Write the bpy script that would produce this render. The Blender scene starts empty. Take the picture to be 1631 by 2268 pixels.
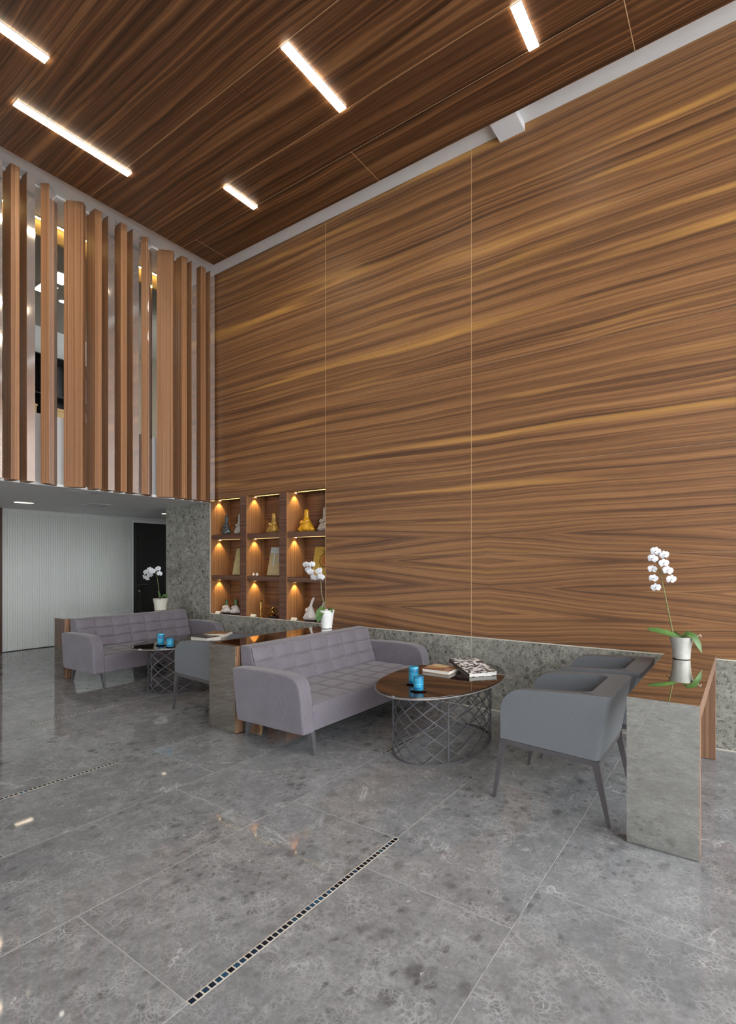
import bpy, bmesh, math, random
from mathutils import Vector, Matrix

# ------------------------------------------------------------------ camera, world, exposure
scene = bpy.context.scene
C = scene.collection
R = random.Random(7)
PI = math.pi

cam_data = bpy.data.cameras.new('camera')
cam = bpy.data.objects.new('camera', cam_data)
C.objects.link(cam)
cam_data.sensor_fit = 'VERTICAL'
cam_data.sensor_height = 36.0
cam_data.lens = 1170.0 / 2268.0 * 36.0
cam_data.shift_y = 108.5 / 2268.0
cam_data.clip_start = 0.05
cam.location = (0, 0, 1.45)
cam.rotation_euler = (PI / 2, 0, 0.62108)
scene.camera = cam

scene.view_settings.view_transform = 'Standard'
scene.view_settings.look = 'None'
scene.view_settings.gamma = 1.0
scene.view_settings.use_curve_mapping = False
scene.view_settings.exposure = 0.1
scene.cycles.use_denoising = True
scene.cycles.max_bounces = 6
scene.cycles.diffuse_bounces = 4
scene.cycles.glossy_bounces = 4
scene.cycles.use_adaptive_sampling = True
scene.cycles.adaptive_threshold = 0.1
scene.cycles.adaptive_min_samples = 24
scene.cycles.use_light_tree = False
scene.cycles.sample_clamp_indirect = 6.0
scene.cycles.caustics_reflective = False
scene.cycles.caustics_refractive = False

DAY = 8.0            # overcast daylight outside the glazed facade
STRIP = 40.0         # ceiling light strips
world = bpy.data.worlds.new('overcast_sky')
scene.world = world
world.use_nodes = True
bgn = world.node_tree.nodes['Background']
bgn.inputs['Color'].default_value = (0.92, 0.96, 1.0, 1)
bgn.inputs['Strength'].default_value = DAY


def area_light(name, loc, size, power, col, rot=(0, 0, 0)):
    d = bpy.data.lights.new(name, 'AREA')
    d.shape = 'RECTANGLE'
    d.size, d.size_y = size
    d.energy = power
    d.color = col
    o = bpy.data.objects.new(name, d)
    o.location = loc
    o.rotation_euler = rot
    C.objects.link(o)
    return o


# ------------------------------------------------------------------ material helpers
def lin(c):
    def f(v):
        v /= 255.0
        return v / 12.92 if v <= 0.04045 else ((v + 0.055) / 1.055) ** 2.4
    return (f(c[0]), f(c[1]), f(c[2]), 1)


class NT:
    def __init__(self, name):
        self.m = bpy.data.materials.new(name)
        self.m.use_nodes = True
        self.t = self.m.node_tree
        self.b = self.t.nodes['Principled BSDF']

    def n(self, typ, **kw):
        nd = self.t.nodes.new(typ)
        for k, v in kw.items():
            setattr(nd, k, v)
        return nd

    def l(self, a, b):
        self.t.links.new(a, b)

    def math(self, op, a, b=None, c=None):
        nd = self.n('ShaderNodeMath', operation=op)
        for i, v in enumerate((a, b, c)):
            if v is None:
                continue
            if isinstance(v, (int, float)):
                nd.inputs[i].default_value = v
            else:
                self.l(v, nd.inputs[i])
        return nd.outputs[0]

    def comb(self, x, y, z):
        nd = self.n('ShaderNodeCombineXYZ')
        for i, v in enumerate((x, y, z)):
            if isinstance(v, (int, float)):
                nd.inputs[i].default_value = v
            else:
                self.l(v, nd.inputs[i])
        return nd.outputs[0]

    def noise(self, vec, scale=1.0, detail=2.0, rough=0.5, dist=0.0):
        nd = self.n('ShaderNodeTexNoise')
        nd.inputs['Scale'].default_value = scale
        nd.inputs['Detail'].default_value = detail
        nd.inputs['Roughness'].default_value = rough
        nd.inputs['Distortion'].default_value = dist
        self.l(vec, nd.inputs['Vector'])
        return nd.outputs['Fac']

    def ramp(self, fac, stops, interp='LINEAR'):
        nd = self.n('ShaderNodeValToRGB')
        nd.color_ramp.interpolation = interp
        el = nd.color_ramp.elements
        while len(el) < len(stops):
            el.new(0.5)
        for e, (p, c) in zip(el, stops):
            e.position = p
            e.color = c if len(c) == 4 else (*c, 1)
        self.l(fac, nd.inputs[0])
        return nd.outputs['Color']

    def mix(self, fac, a, b, mode='MIX'):
        nd = self.n('ShaderNodeMix', data_type='RGBA', blend_type=mode)
        for i, v in ((0, fac), (6, a), (7, b)):
            if isinstance(v, (int, float)):
                nd.inputs[i].default_value = v
            elif isinstance(v, tuple):
                nd.inputs[i].default_value = v
            else:
                self.l(v, nd.inputs[i])
        return nd.outputs[2]

    def set(self, **kw):
        names = dict(rough='Roughness', metal='Metallic', ior='IOR', coat='Coat Weight',
                     coat_rough='Coat Roughness', spec='Specular IOR Level', sheen='Sheen Weight',
                     trans='Transmission Weight', sss='Subsurface Weight')
        for k, v in kw.items():
            self.b.inputs[names[k]].default_value = v
        return self

    def bump(self, h, strength=0.2, dist=0.002):
        nd = self.n('ShaderNodeBump')
        nd.inputs['Strength'].default_value = strength
        nd.inputs['Distance'].default_value = dist
        self.l(h, nd.inputs['Height'])
        self.l(nd.outputs[0], self.b.inputs['Normal'])


def plain(name, rgb, rough=0.5, metal=0.0, vary=0.06, vscale=30.0, **kw):
    """one colour with a slight procedural mottling"""
    t = NT(name)
    c = lin(rgb)
    tc = t.n('ShaderNodeTexCoord')
    f = t.noise(tc.outputs['Object'], vscale, 3)
    lo = tuple(v * (1 - vary) for v in c[:3]) + (1,)
    hi = tuple(min(1, v * (1 + vary)) for v in c[:3]) + (1,)
    t.l(t.ramp(f, [(0.3, lo), (0.7, hi)]), t.b.inputs['Base Color'])
    t.set(rough=rough, metal=metal, **kw)
    return t.m


def emit(name, rgb, strength):
    t = NT(name)
    t.b.inputs['Base Color'].default_value = (0.8, 0.8, 0.8, 1)
    t.b.inputs['Emission Color'].default_value = (*rgb, 1)
    t.b.inputs['Emission Strength'].default_value = strength
    return t.m


def wood(name, axis, pal, across=1.0, gold=0.0, rnd=0.0, rough=0.35, coat=0.0, coat_rough=0.1, wave=0.05, fine=0.35, spec=0.5, chevron=None):
    """veneer: grain runs along the axis, pal = dark, mid, light, gold"""
    t = NT(name)
    g = t.n('ShaderNodeNewGeometry')
    s = t.n('ShaderNodeSeparateXYZ')
    t.l(g.outputs['Position'], s.inputs[0])
    x, y, z = s.outputs
    if axis == 'X':
        u, v = x, t.math('ADD', z, t.math('MULTIPLY', y, 1.0))
    elif axis == 'Y':
        u, v = y, t.math('ADD', z, x)
    else:
        u, v = z, t.math('ADD', x, t.math('MULTIPLY', y, 0.83))
    if rnd:
        oi = t.n('ShaderNodeObjectInfo')
        v = t.math('ADD', v, t.math('MULTIPLY', oi.outputs['Random'], rnd))
        u = t.math('ADD', u, t.math('MULTIPLY', oi.outputs['Random'], rnd * 3.7))
    if chevron:                      # cathedral figure: the veneer folds into Vs below a height
        zc, fold, u0, slope = chevron
        below = t.math('MAXIMUM', t.math('SUBTRACT', zc, z), 0.0)
        pp = t.math('PINGPONG', below, fold)
        m_ = t.math('MINIMUM', t.math('MULTIPLY', below, 3.0), 1.0)
        du = t.math('MULTIPLY', t.math('ABSOLUTE', t.math('SUBTRACT', u, u0)), slope)
        v = t.math('SUBTRACT', t.math('SUBTRACT', t.math('ADD', v, below), pp), t.math('MULTIPLY', du, m_))
    warp = t.noise(t.comb(t.math('MULTIPLY', u, 0.55), t.math('MULTIPLY', v, 1.3 * across), 0.0), 1, 2)
    v2 = t.math('ADD', v, t.math('MULTIPLY', t.math('SUBTRACT', warp, 0.5), wave / across * 4))
    broad = t.noise(t.comb(t.math('MULTIPLY', u, 0.16), t.math('MULTIPLY', v2, 13.0 * across), 3.1), 1, 3, 0.6)
    lines = t.noise(t.comb(t.math('MULTIPLY', u, 0.35), t.math('MULTIPLY', v2, 44.0 * across), 7.7), 1, 3, 0.6)
    pores = t.noise(t.comb(t.math('MULTIPLY', u, 9.0), t.math('MULTIPLY', v2, 190.0), 1.3), 1, 2, 0.6)
    f = t.math('ADD', t.math('MULTIPLY', broad, 1.0 - fine), t.math('MULTIPLY', lines, fine))
    col = t.ramp(f, [(0.37, lin(pal[0])), (0.5, lin(pal[1])), (0.63, lin(pal[2]))])
    if gold:
        gs = t.noise(t.comb(t.math('MULTIPLY', u, 0.35), t.math('MULTIPLY', v2, 6.5 * across), 11.3), 1, 2, 0.4)
        gf = t.ramp(gs, [(0.60, (0, 0, 0, 1)), (0.74, (gold, gold, gold, 1))])
        col = t.mix(gf, col, lin(pal[3]))
    pf = t.ramp(pores, [(0.3, (0.72, 0.72, 0.72, 1)), (0.55, (1, 1, 1, 1))])
    col = t.mix(0.55, col, pf, 'MULTIPLY')
    t.l(col, t.b.inputs['Base Color'])
    t.set(rough=rough, coat=coat, coat_rough=coat_rough, spec=spec)
    return t.m


def marble(name, base, dark, vein, scale=1.0, rough=0.1, ior=1.5, spec=0.5, speck=1.0, zmin=0.15, mott=0.3):
    t = NT(name)
    g = t.n('ShaderNodeNewGeometry')
    oi = t.n('ShaderNodeObjectInfo')
    off = t.n('ShaderNodeVectorMath', operation='SCALE')
    off.inputs[0].default_value = (17.0, 23.0, 31.0)
    t.l(oi.outputs['Random'], off.inputs['Scale'])
    p = t.n('ShaderNodeVectorMath', operation='ADD')
    t.l(g.outputs['Position'], p.inputs[0])
    t.l(off.outputs[0], p.inputs[1])
    nz = t.n('ShaderNodeTexNoise')
    nz.inputs['Scale'].default_value = 9.0 * scale
    nz.inputs['Detail'].default_value = 2
    t.l(p.outputs[0], nz.inputs['Vector'])
    sub = t.n('ShaderNodeVectorMath', operation='MULTIPLY_ADD')
    t.l(nz.outputs['Color'], sub.inputs[0])
    sub.inputs[1].default_value = (0.075 / scale,) * 3
    t.l(p.outputs[0], sub.inputs[2])
    q = sub.outputs[0]
    # soft rounded pebbles, pale crackle between them, fine grain
    st = t.n('ShaderNodeVectorMath', operation='MULTIPLY')
    t.l(q, st.inputs[0])
    st.inputs[1].default_value = (1.0, 0.72, 1.0)
    def vor(scl, feat, src):
        nd = t.n('ShaderNodeTexVoronoi', feature=feat)
        nd.inputs['Scale'].default_value = scl * scale
        t.l(src, nd.inputs['Vector'])
        return nd
    zone = t.noise(p.outputs[0], 1.7 * scale, 4, 0.6)
    zf = t.ramp(zone, [(0.40, (zmin, zmin, zmin, 1)), (0.66, (1, 1, 1, 1))])
    fine = t.noise(p.outputs[0], 55.0 * scale, 5, 0.75)
    mid = t.noise(q, 17.0 * scale, 5, 0.7)
    cloud = t.ramp(t.noise(p.outputs[0], 2.6 * scale, 5, 0.65), [(0.3, (0.84, 0.84, 0.84, 1)), (0.7, (1.14, 1.14, 1.14, 1))])
    col = t.mix(1.0, lin(base), cloud, 'MULTIPLY')
    for scl, lo, hi, amt in ((11.0, 0.20, 0.42, 0.8), (24.0, 0.18, 0.44, 0.8)):
        v = vor(scl, 'F1', st.outputs[0])
        blob = t.ramp(v.outputs['Distance'], [(lo, (1, 1, 1, 1)), (hi, (0, 0, 0, 1))])
        sc_ = t.n('ShaderNodeSeparateColor')
        t.l(v.outputs['Color'], sc_.inputs[0])
        pick = t.ramp(sc_.outputs[0], [(0.40, (0, 0, 0, 1)), (0.70, (1, 1, 1, 1))])
        k = t.math('MULTIPLY', t.math('MULTIPLY', blob, pick), t.math('MULTIPLY', zf, amt))
        col = t.mix(k, col, lin(dark))
    mt = t.ramp(t.noise(q, 26.0 * scale, 4, 0.62, 0.4), [(0.54, (0, 0, 0, 1)), (0.64, (1, 1, 1, 1))])
    col = t.mix(t.math('MULTIPLY', t.math('MULTIPLY', mt, zf), mott), col, lin(dark))
    col = t.mix(1.0, col, t.ramp(mid, [(0.3, (0.86, 0.86, 0.86, 1)), (0.7, (1.12, 1.12, 1.12, 1))]), 'MULTIPLY')
    col = t.mix(1.0, col, t.ramp(fine, [(0.3, (0.80, 0.80, 0.80, 1)), (0.7, (1.16, 1.16, 1.16, 1))]), 'MULTIPLY')
    e1 = t.ramp(vor(21.0, 'DISTANCE_TO_EDGE', q).outputs['Distance'], [(0.0, (1, 1, 1, 1)), (0.06, (0, 0, 0, 1))])
    e3 = t.ramp(vor(47.0, 'DISTANCE_TO_EDGE', q).outputs['Distance'], [(0.0, (1, 1, 1, 1)), (0.12, (0, 0, 0, 1))])
    br = t.ramp(t.noise(p.outputs[0], 8.0 * scale, 4, 0.65), [(0.42, (0, 0, 0, 1)), (0.68, (1, 1, 1, 1))])
    seam = t.math('MULTIPLY', t.math('MAXIMUM', t.math('MULTIPLY', e1, 0.8), t.math('MULTIPLY', e3, 0.7)), br)
    col = t.mix(t.math('MULTIPLY', seam, 0.78), col, lin(vein))
    # a few long white veins and white flecks
    vn = t.noise(p.outputs[0], 1.3 * scale, 5, 0.6, 0.6)
    vl = t.ramp(vn, [(0.492, (0, 0, 0, 1)), (0.4985, (1, 1, 1, 1)), (0.505, (0, 0, 0, 1))])
    vb = t.ramp(t.noise(p.outputs[0], 4.0 * scale, 2), [(0.52, (0, 0, 0, 1)), (0.68, (1, 1, 1, 1))])
    col = t.mix(t.math('MULTIPLY', t.math('MULTIPLY', vl, vb), 0.8), col, lin((205, 205, 203)))
    fl = t.ramp(t.noise(q, 24.0 * scale, 2), [(0.735, (0, 0, 0, 1)), (0.78, (1, 1, 1, 1))])
    col = t.mix(t.math('MULTIPLY', fl, 0.7 * speck), col, lin((200, 200, 200)))
    t.l(col, t.b.inputs['Base Color'])
    t.set(rough=rough, ior=ior, spec=spec)
    return t.m


def fabric(name, rgb):
    t = NT(name)
    tc = t.n('ShaderNodeTexCoord')
    s = t.n('ShaderNodeSeparateXYZ')
    t.l(tc.outputs['Object'], s.inputs[0])
    hor = t.math('ADD', s.outputs[0], s.outputs[1])
    weave = t.noise(t.comb(t.math('MULTIPLY', hor, 260.0), t.math('MULTIPLY', s.outputs[2], 25.0), t.math('MULTIPLY', s.outputs[0], 30.0)), 1, 3, 0.6)
    soft = t.noise(tc.outputs['Object'], 5.0, 3)
    c = lin(rgb)
    lo = tuple(v * 0.83 for v in c[:3]) + (1,)
    hi = tuple(v * 1.15 for v in c[:3]) + (1,)
    col = t.ramp(weave, [(0.3, lo), (0.7, hi)])
    sf = t.ramp(soft, [(0.3, (0.92, 0.92, 0.92, 1)), (0.7, (1.06, 1.06, 1.06, 1))])
    t.l(t.mix(1.0, col, sf, 'MULTIPLY'), t.b.inputs['Base Color'])
    t.set(rough=0.85, sheen=0.25, spec=0.2)
    t.bump(weave, 0.25, 0.001)
    return t.m


M = {}
M['wall_wood'] = wood('walnut_wall_veneer', 'X', [(82, 55, 36), (130, 90, 57), (162, 116, 73), (208, 154, 82)],
                      across=1.25, gold=0.8, rough=0.5, wave=0.03, fine=0.5, spec=0.4, chevron=(1.95, 0.25, -2.05, 0.075))
M['ceil_wood'] = wood('walnut_ceiling_veneer', 'X', [(54, 33, 20), (92, 59, 36), (136, 93, 58), (170, 122, 78)],
                      across=2.0, gold=0.55, rough=0.45, wave=0.06)
M['slat_wood'] = wood('walnut_slat_veneer', 'Z', [(118, 80, 52), (154, 108, 72), (180, 134, 94), (190, 140, 100)],
                      across=4.0, rnd=5.0, rough=0.5, wave=0.03, fine=0.4)
M['niche_wood'] = wood('walnut_niche_veneer', 'Z', [(120, 80, 52), (156, 108, 68), (180, 130, 86), (190, 140, 90)],
                       across=5.0, rnd=5.0, rough=0.45, wave=0.03, fine=0.5)
M['niche_back'] = wood('walnut_niche_back_veneer', 'X', [(84, 54, 36), (118, 78, 50), (142, 98, 62), (170, 120, 74)],
                       across=2.2, rough=0.45, wave=0.06)
M['shelf_wood'] = wood('walnut_shelf_veneer', 'X', [(70, 46, 36), (98, 66, 50), (120, 84, 62), (140, 100, 70)],
                       across=3.0, rough=0.45)
M['console_wood'] = wood('walnut_console_veneer', 'Z', [(96, 68, 50), (132, 98, 74), (156, 120, 92), (170, 134, 104)],
                         across=4.0, rnd=3.0, rough=0.4, wave=0.12, fine=0.45)
M['dark_wood'] = wood('dark_walnut_veneer', 'Z', [(58, 38, 28), (82, 54, 40), (98, 68, 50), (110, 80, 60)], across=4.0, rough=0.45)
M['floor_marble'] = marble('grey_floor_marble', (138, 139, 140), (82, 81, 81), (196, 196, 195), 1.0, rough=0.035, ior=1.6)
M['wall_marble'] = marble('grey_wall_marble', (140, 138, 128), (58, 56, 51), (212, 209, 196), 1.35, rough=0.22, speck=0.3, zmin=0.7, mott=0.85)
M['grout'] = plain('pale_grout', (176, 172, 166), 0.8)
M['inlay'] = plain('pale_inlay_line', (205, 170, 128), 0.5)
M['inlay_dim'] = plain('grey_inlay_line', (150, 122, 96), 0.5)
M['trim'] = plain('pale_stone_trim', (205, 196, 180), 0.4)
M['white'] = plain('white_plaster', (226, 226, 226), 0.75, vary=0.02, vscale=4)
M['bright_white'] = plain('white_parapet_paint', (244, 246, 246), 0.6, vary=0.01)
M['olive'] = plain('olive_grey_paint', (122, 114, 96), 0.8)
M['soffit'] = plain('white_soffit_paint', (228, 228, 226), 0.7, vary=0.02, vscale=4)
M['ivory'] = plain('ivory_fluted_paint', (200, 201, 196), 0.55, vary=0.02)
M['cove_tint'] = plain('cove_warm_light_tint', (226, 190, 120), 0.7)  # gold of the warm cove light is put into this colour
M['mezz_ceil'] = plain('grey_upper_ceiling', (150, 144, 132), 0.8)
M['mirror'] = plain('polished_mirror', (214, 214, 206), 0.015, 1.0, vary=0.01)
M['slat_mirror'] = plain('slat_mirror', (236, 226, 220), 0.07, 0.84, vary=0.01)
M['door'] = plain('charcoal_door_lacquer', (34, 32, 30), 0.35, vary=0.1)
M['chrome'] = plain('brushed_chrome', (190, 188, 184), 0.25, 1.0)
M['black'] = plain('black_lacquer', (22, 21, 21), 0.4)
M['sofa'] = fabric('mauve_grey_fabric', (115, 109, 116))
M['sofa_leg'] = plain('gunmetal_leg', (98, 96, 98), 0.35, 0.35)
M['leather'] = plain('slate_leather', (103, 106, 109), 0.55, vary=0.05, vscale=140)
M['chair_leg'] = plain('graphite_leg_paint', (78, 74, 76), 0.4)
M['lattice'] = plain('grey_lattice_paint', (86, 85, 88), 0.4, 0.2)
M['table_edge'] = plain('grey_table_edge', (130, 126, 124), 0.3, 0.3)
M['soil'] = plain('dark_bark_soil', (52, 42, 32), 0.9, vary=0.4, vscale=120)
M['leaf'] = plain('orchid_leaf_green', (82, 114, 58), 0.35, vary=0.22, vscale=18)
M['stem'] = plain('orchid_stem_green', (118, 116, 70), 0.5, vary=0.2)
M['bud'] = plain('orchid_bud', (208, 190, 170), 0.5)
M['root'] = plain('pale_orchid_root', (214, 204, 186), 0.6)
M['pot_grey'] = plain('grey_glazed_pot', (186, 184, 175), 0.25)
M['pot_white'] = plain('white_glazed_pot', (236, 236, 232), 0.3)
M['pot_cream'] = plain('cream_glazed_pot', (206, 202, 188), 0.4)
M['saucer'] = plain('dark_glass_saucer', (50, 46, 52), 0.1)
M['page'] = plain('book_pages', (238, 234, 222), 0.7)
M['spine'] = plain('brown_book_spine', (58, 40, 40), 0.5)
M['black_spine'] = plain('black_book_spine', (32, 32, 36), 0.4)
M['led'] = emit('warm_led', (1.0, 0.70, 0.30), 9.0)
M['led_line'] = emit('amber_led_line', (1.0, 0.66, 0.20), 2.2)
M['strip'] = emit('warm_white_strip', (1.0, 0.86, 0.64), STRIP)
M['panel_light'] = emit('white_light_panel', (1.0, 0.93, 0.82), 9.0)
M['downlight'] = emit('warm_downlight', (1.0, 0.84, 0.6), 5.0)
M['fig_white'] = plain('white_ceramic', (222, 214, 206), 0.35, vary=0.08, vscale=40)
M['fig_dark'] = plain('charcoal_ceramic', (72, 78, 78), 0.25, vary=0.3, vscale=25)
M['fig_grey'] = plain('silver_grey_ceramic', (176, 172, 162), 0.25, vary=0.15, vscale=25)
M['fig_gold'] = plain('gilded_ceramic', (196, 156, 78), 0.22, 0.35, vary=0.25, vscale=22)
M['fig_amber'] = plain('amber_glass', (220, 160, 34), 0.12, vary=0.12, vscale=14)
M['fig_silver'] = plain('silver_ceramic', (188, 178, 164), 0.25, 0.2, vary=0.15, vscale=22)
M['brass'] = plain('polished_brass', (214, 170, 88), 0.18, 1.0)
M['base_dark'] = plain('dark_wood_base', (44, 30, 26), 0.5)
M['green_glass'] = plain('green_glaze', (74, 112, 62), 0.3)
M['vent'] = plain('white_vent_metal', (196, 196, 194), 0.5)
M['vent_dark'] = plain('dark_vent_gap', (70, 70, 70), 0.7)
M['carton'] = plain('tan_carton', (196, 164, 112), 0.7)

# dark lacquered table top
_t = NT('dark_glass_table_top')
_tc = _t.n('ShaderNodeTexCoord')
_s = _t.n('ShaderNodeSeparateXYZ')
_t.l(_tc.outputs['Object'], _s.inputs[0])
_f = _t.noise(_t.comb(_t.math('MULTIPLY', _s.outputs[0], 12.0), _t.math('MULTIPLY', _s.outputs[1], 1.2), 0.0), 1, 3)
_t.l(_t.ramp(_f, [(0.3, lin((30, 19, 15))), (0.7, lin((52, 34, 26)))]), _t.b.inputs['Base Color'])
_t.set(rough=0.02, ior=1.85)
M['table_top'] = _t.m

# turquoise candle wax in bands
_t = NT('turquoise_candle_wax')
_tc = _t.n('ShaderNodeTexCoord')
_s = _t.n('ShaderNodeSeparateXYZ')
_t.l(_tc.outputs['Object'], _s.inputs[0])
_f = _t.noise(_t.comb(_t.math('MULTIPLY', _s.outputs[0], 8.0), _t.math('MULTIPLY', _s.outputs[1], 8.0), _t.math('MULTIPLY', _s.outputs[2], 70.0)), 1, 2)
_t.l(_t.ramp(_f, [(0.35, lin((12, 94, 136))), (0.5, lin((26, 136, 174))), (0.65, lin((86, 180, 204)))]), _t.b.inputs['Base Color'])
_t.set(rough=0.45)
M['candle'] = _t.m

# blue glass mosaic, every piece its own shade
_t = NT('blue_glass_mosaic')
_oi = _t.n('ShaderNodeObjectInfo')
_t.l(_t.ramp(_oi.outputs['Random'], [(0.0, lin((14, 22, 34))), (0.55, lin((24, 40, 58))), (0.85, lin((34, 66, 92))), (1.0, lin((44, 96, 120)))]), _t.b.inputs['Base Color'])
_t.set(rough=0.08)
M['mosaic'] = _t.m

# orchid petal
_t = NT('white_orchid_petal')
_tc = _t.n('ShaderNodeTexCoord')
_t.l(_t.ramp(_t.noise(_tc.outputs['Object'], 60, 2), [(0.3, lin((206, 204, 208))), (0.7, lin((224, 224, 226)))]), _t.b.inputs['Base Color'])
_t.set(rough=0.5, sss=0.1)
M['petal'] = _t.m


def cover(name, cols, scale, seed):
    t = NT(name)
    tc = t.n('ShaderNodeTexCoord')
    v = t.n('ShaderNodeTexVoronoi', feature='F1')
    v.inputs['Scale'].default_value = scale
    mp = t.n('ShaderNodeMapping')
    mp.inputs['Location'].default_value = (seed, seed * 2, 0)
    mp.inputs['Scale'].default_value = (1, 1.6, 1)
    t.l(tc.outputs['Object'], mp.inputs[0])
    t.l(mp.outputs[0], v.inputs['Vector'])
    s = t.n('ShaderNodeSeparateColor')
    t.l(v.outputs['Color'], s.inputs[0])
    n = len(cols)
    t.l(t.ramp(s.outputs[0], [(i / n, lin(c)) for i, c in enumerate(cols)], 'CONSTANT'), t.b.inputs['Base Color'])
    t.set(rough=0.3)
    return t.m


M['cover_bw'] = cover('black_and_white_book_cover', [(236, 236, 236), (40, 42, 48), (214, 214, 210), (70, 90, 104), (240, 236, 226), (60, 56, 54)], 42, 3.0)
M['cover_brown'] = cover('brown_and_cream_book_cover', [(196, 156, 112), (130, 78, 52), (226, 208, 160), (186, 140, 140), (150, 100, 60)], 9, 5.2)
M['cover_dark'] = cover('dark_book_cover', [(40, 40, 46), (60, 60, 66), (200, 200, 200), (30, 30, 34)], 10, 1.7)
M['cover_gold'] = cover('ochre_book_cover', [(196, 150, 84), (168, 122, 66), (210, 176, 120), (120, 84, 50)], 9, 8.1)


def plaque_mat(name, base, ink, kind):
    t = NT(name)
    tc = t.n('ShaderNodeTexCoord')
    s = t.n('ShaderNodeSeparateXYZ')
    t.l(tc.outputs['Object'], s.inputs[0])
    f = t.noise(tc.outputs['Object'], 14, 4, 0.7)
    c = lin(base)
    col = t.ramp(f, [(0.3, tuple(v * 0.78 for v in c[:3]) + (1,)), (0.7, tuple(min(1, v * 1.15) for v in c[:3]) + (1,))])
    if kind == 'scribble':
        g = t.noise(tc.outputs['Object'], 22, 2, 0.5, 1.5)
        k = t.ramp(g, [(0.47, (0, 0, 0, 1)), (0.5, (1, 1, 1, 1)), (0.53, (0, 0, 0, 1))])
        col = t.mix(t.math('MULTIPLY', k, 0.6), col, lin(ink))
    t.l(col, t.b.inputs['Base Color'])
    t.set(rough=0.35)
    return t.m


M['plaque_cream'] = plaque_mat('cream_plaque_glaze', (196, 182, 130), (120, 100, 66), 'scribble')
M['plaque_beige'] = plaque_mat('beige_plaque_glaze', (190, 170, 128), (150, 110, 60), 'plain')
M['plaque_yellow'] = plaque_mat('yellow_plaque_glaze', (206, 166, 72), (120, 60, 40), 'plain')
M['relief_blue'] = plain('pale_blue_glaze', (186, 196, 196), 0.3)
M['relief_brown'] = plain('brown_relief_glaze', (110, 58, 44), 0.35)
M['relief_amber'] = plain('amber_relief_glaze', (206, 130, 70), 0.3)


# ------------------------------------------------------------------ object helpers
def tag(o, label=None, cat=None, group=None, kind=None):
    if label:
        o['label'] = label
    if cat:
        o['category'] = cat
    if group:
        o['group'] = group
    if kind:
        o['kind'] = kind
    return o


def empty(name, loc, rz=0.0):
    o = bpy.data.objects.new(name, None)
    o.empty_display_size = 0.1
    o.location = loc
    o.rotation_euler = (0, 0, rz)
    C.objects.link(o)
    return o


def link(name, me, mat=None, parent=None, loc=None):
    o = bpy.data.objects.new(name, me)
    C.objects.link(o)
    if mat is not None and not me.materials:
        me.materials.append(M[mat] if isinstance(mat, str) else mat)
    if parent is not None:
        o.parent = parent
    if loc is not None:
        o.location = loc
    return o


def smooth(me, angle=40):
    for p in me.polygons:
        p.use_smooth = True
    try:
        me.set_sharp_from_angle(angle=math.radians(angle))
    except Exception:
        pass


def pyd(name, verts, faces, sm=None):
    me = bpy.data.meshes.new(name)
    me.from_pydata([tuple(v) for v in verts], [], faces)
    bm = bmesh.new()
    bm.from_mesh(me)
    bmesh.ops.recalc_face_normals(bm, faces=bm.faces)
    bm.to_mesh(me)
    bm.free()
    if sm:
        smooth(me, sm)
    return me


def bevel_hard(me, offset, seg, ang=0.0):
    """bevel edges sharper than ang; flat faces keep their own normals, only the rounding is shaded smooth"""
    bm = bmesh.new()
    bm.from_mesh(me)
    ed = [e for e in bm.edges if e.is_manifold and e.calc_face_angle(0) > ang]
    res = bmesh.ops.bevel(bm, geom=ed, offset=offset, segments=seg, profile=0.5, affect='EDGES', clamp_overlap=True)
    new = set(res['faces'])
    bm.normal_update()
    nrm = []
    for v in bm.verts:
        old = [f for f in v.link_faces if f not in new]
        n = Vector((0, 0, 0))
        for f in (old or v.link_faces):
            n += f.normal * (f.calc_area() if old else 1.0)
        nrm.append(n.normalized() if n.length > 0 else v.normal)
    bm.to_mesh(me)
    bm.free()
    for p in me.polygons:
        p.use_smooth = True
    me.normals_split_custom_set_from_vertices(nrm)


def box_mesh(name, lo, hi, bevel=0.0, seg=2):
    (x0, y0, z0), (x1, y1, z1) = lo, hi
    v = [(x0, y0, z0), (x1, y0, z0), (x1, y1, z0), (x0, y1, z0), (x0, y0, z1), (x1, y0, z1), (x1, y1, z1), (x0, y1, z1)]
    f = [(0, 3, 2, 1), (4, 5, 6, 7), (0, 1, 5, 4), (1, 2, 6, 5), (2, 3, 7, 6), (3, 0, 4, 7)]
    me = bpy.data.meshes.new(name)
    me.from_pydata(v, [], f)
    if bevel > 0:
        bevel_hard(me, bevel, seg)
    return me


def box(name, lo, hi, mat, parent=None, bevel=0.0, seg=2):
    return link(name, box_mesh(name, lo, hi, bevel, seg), mat, parent)


def prism_mesh(name, prof, y0, y1, axis='Y', bevel=0.0, seg=2):
    """extrude a 2D outline; axis Y: prof in (x,z); axis Z: prof in (x,y)"""
    n = len(prof)
    if axis == 'Y':
        v = [(a, y0, b) for a, b in prof] + [(a, y1, b) for a, b in prof]
    elif axis == 'X':
        v = [(y0, a, b) for a, b in prof] + [(y1, a, b) for a, b in prof]
    else:
        v = [(a, b, y0) for a, b in prof] + [(a, b, y1) for a, b in prof]
    f = [tuple(range(n)), tuple(range(2 * n - 1, n - 1, -1))]
    f += [(i, i + n, (i + 1) % n + n, (i + 1) % n) for i in range(n)]
    me = pyd(name, v, f)
    if bevel > 0:
        bevel_hard(me, bevel, seg, 0.6)
    else:
        smooth(me, 45)
    return me


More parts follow.
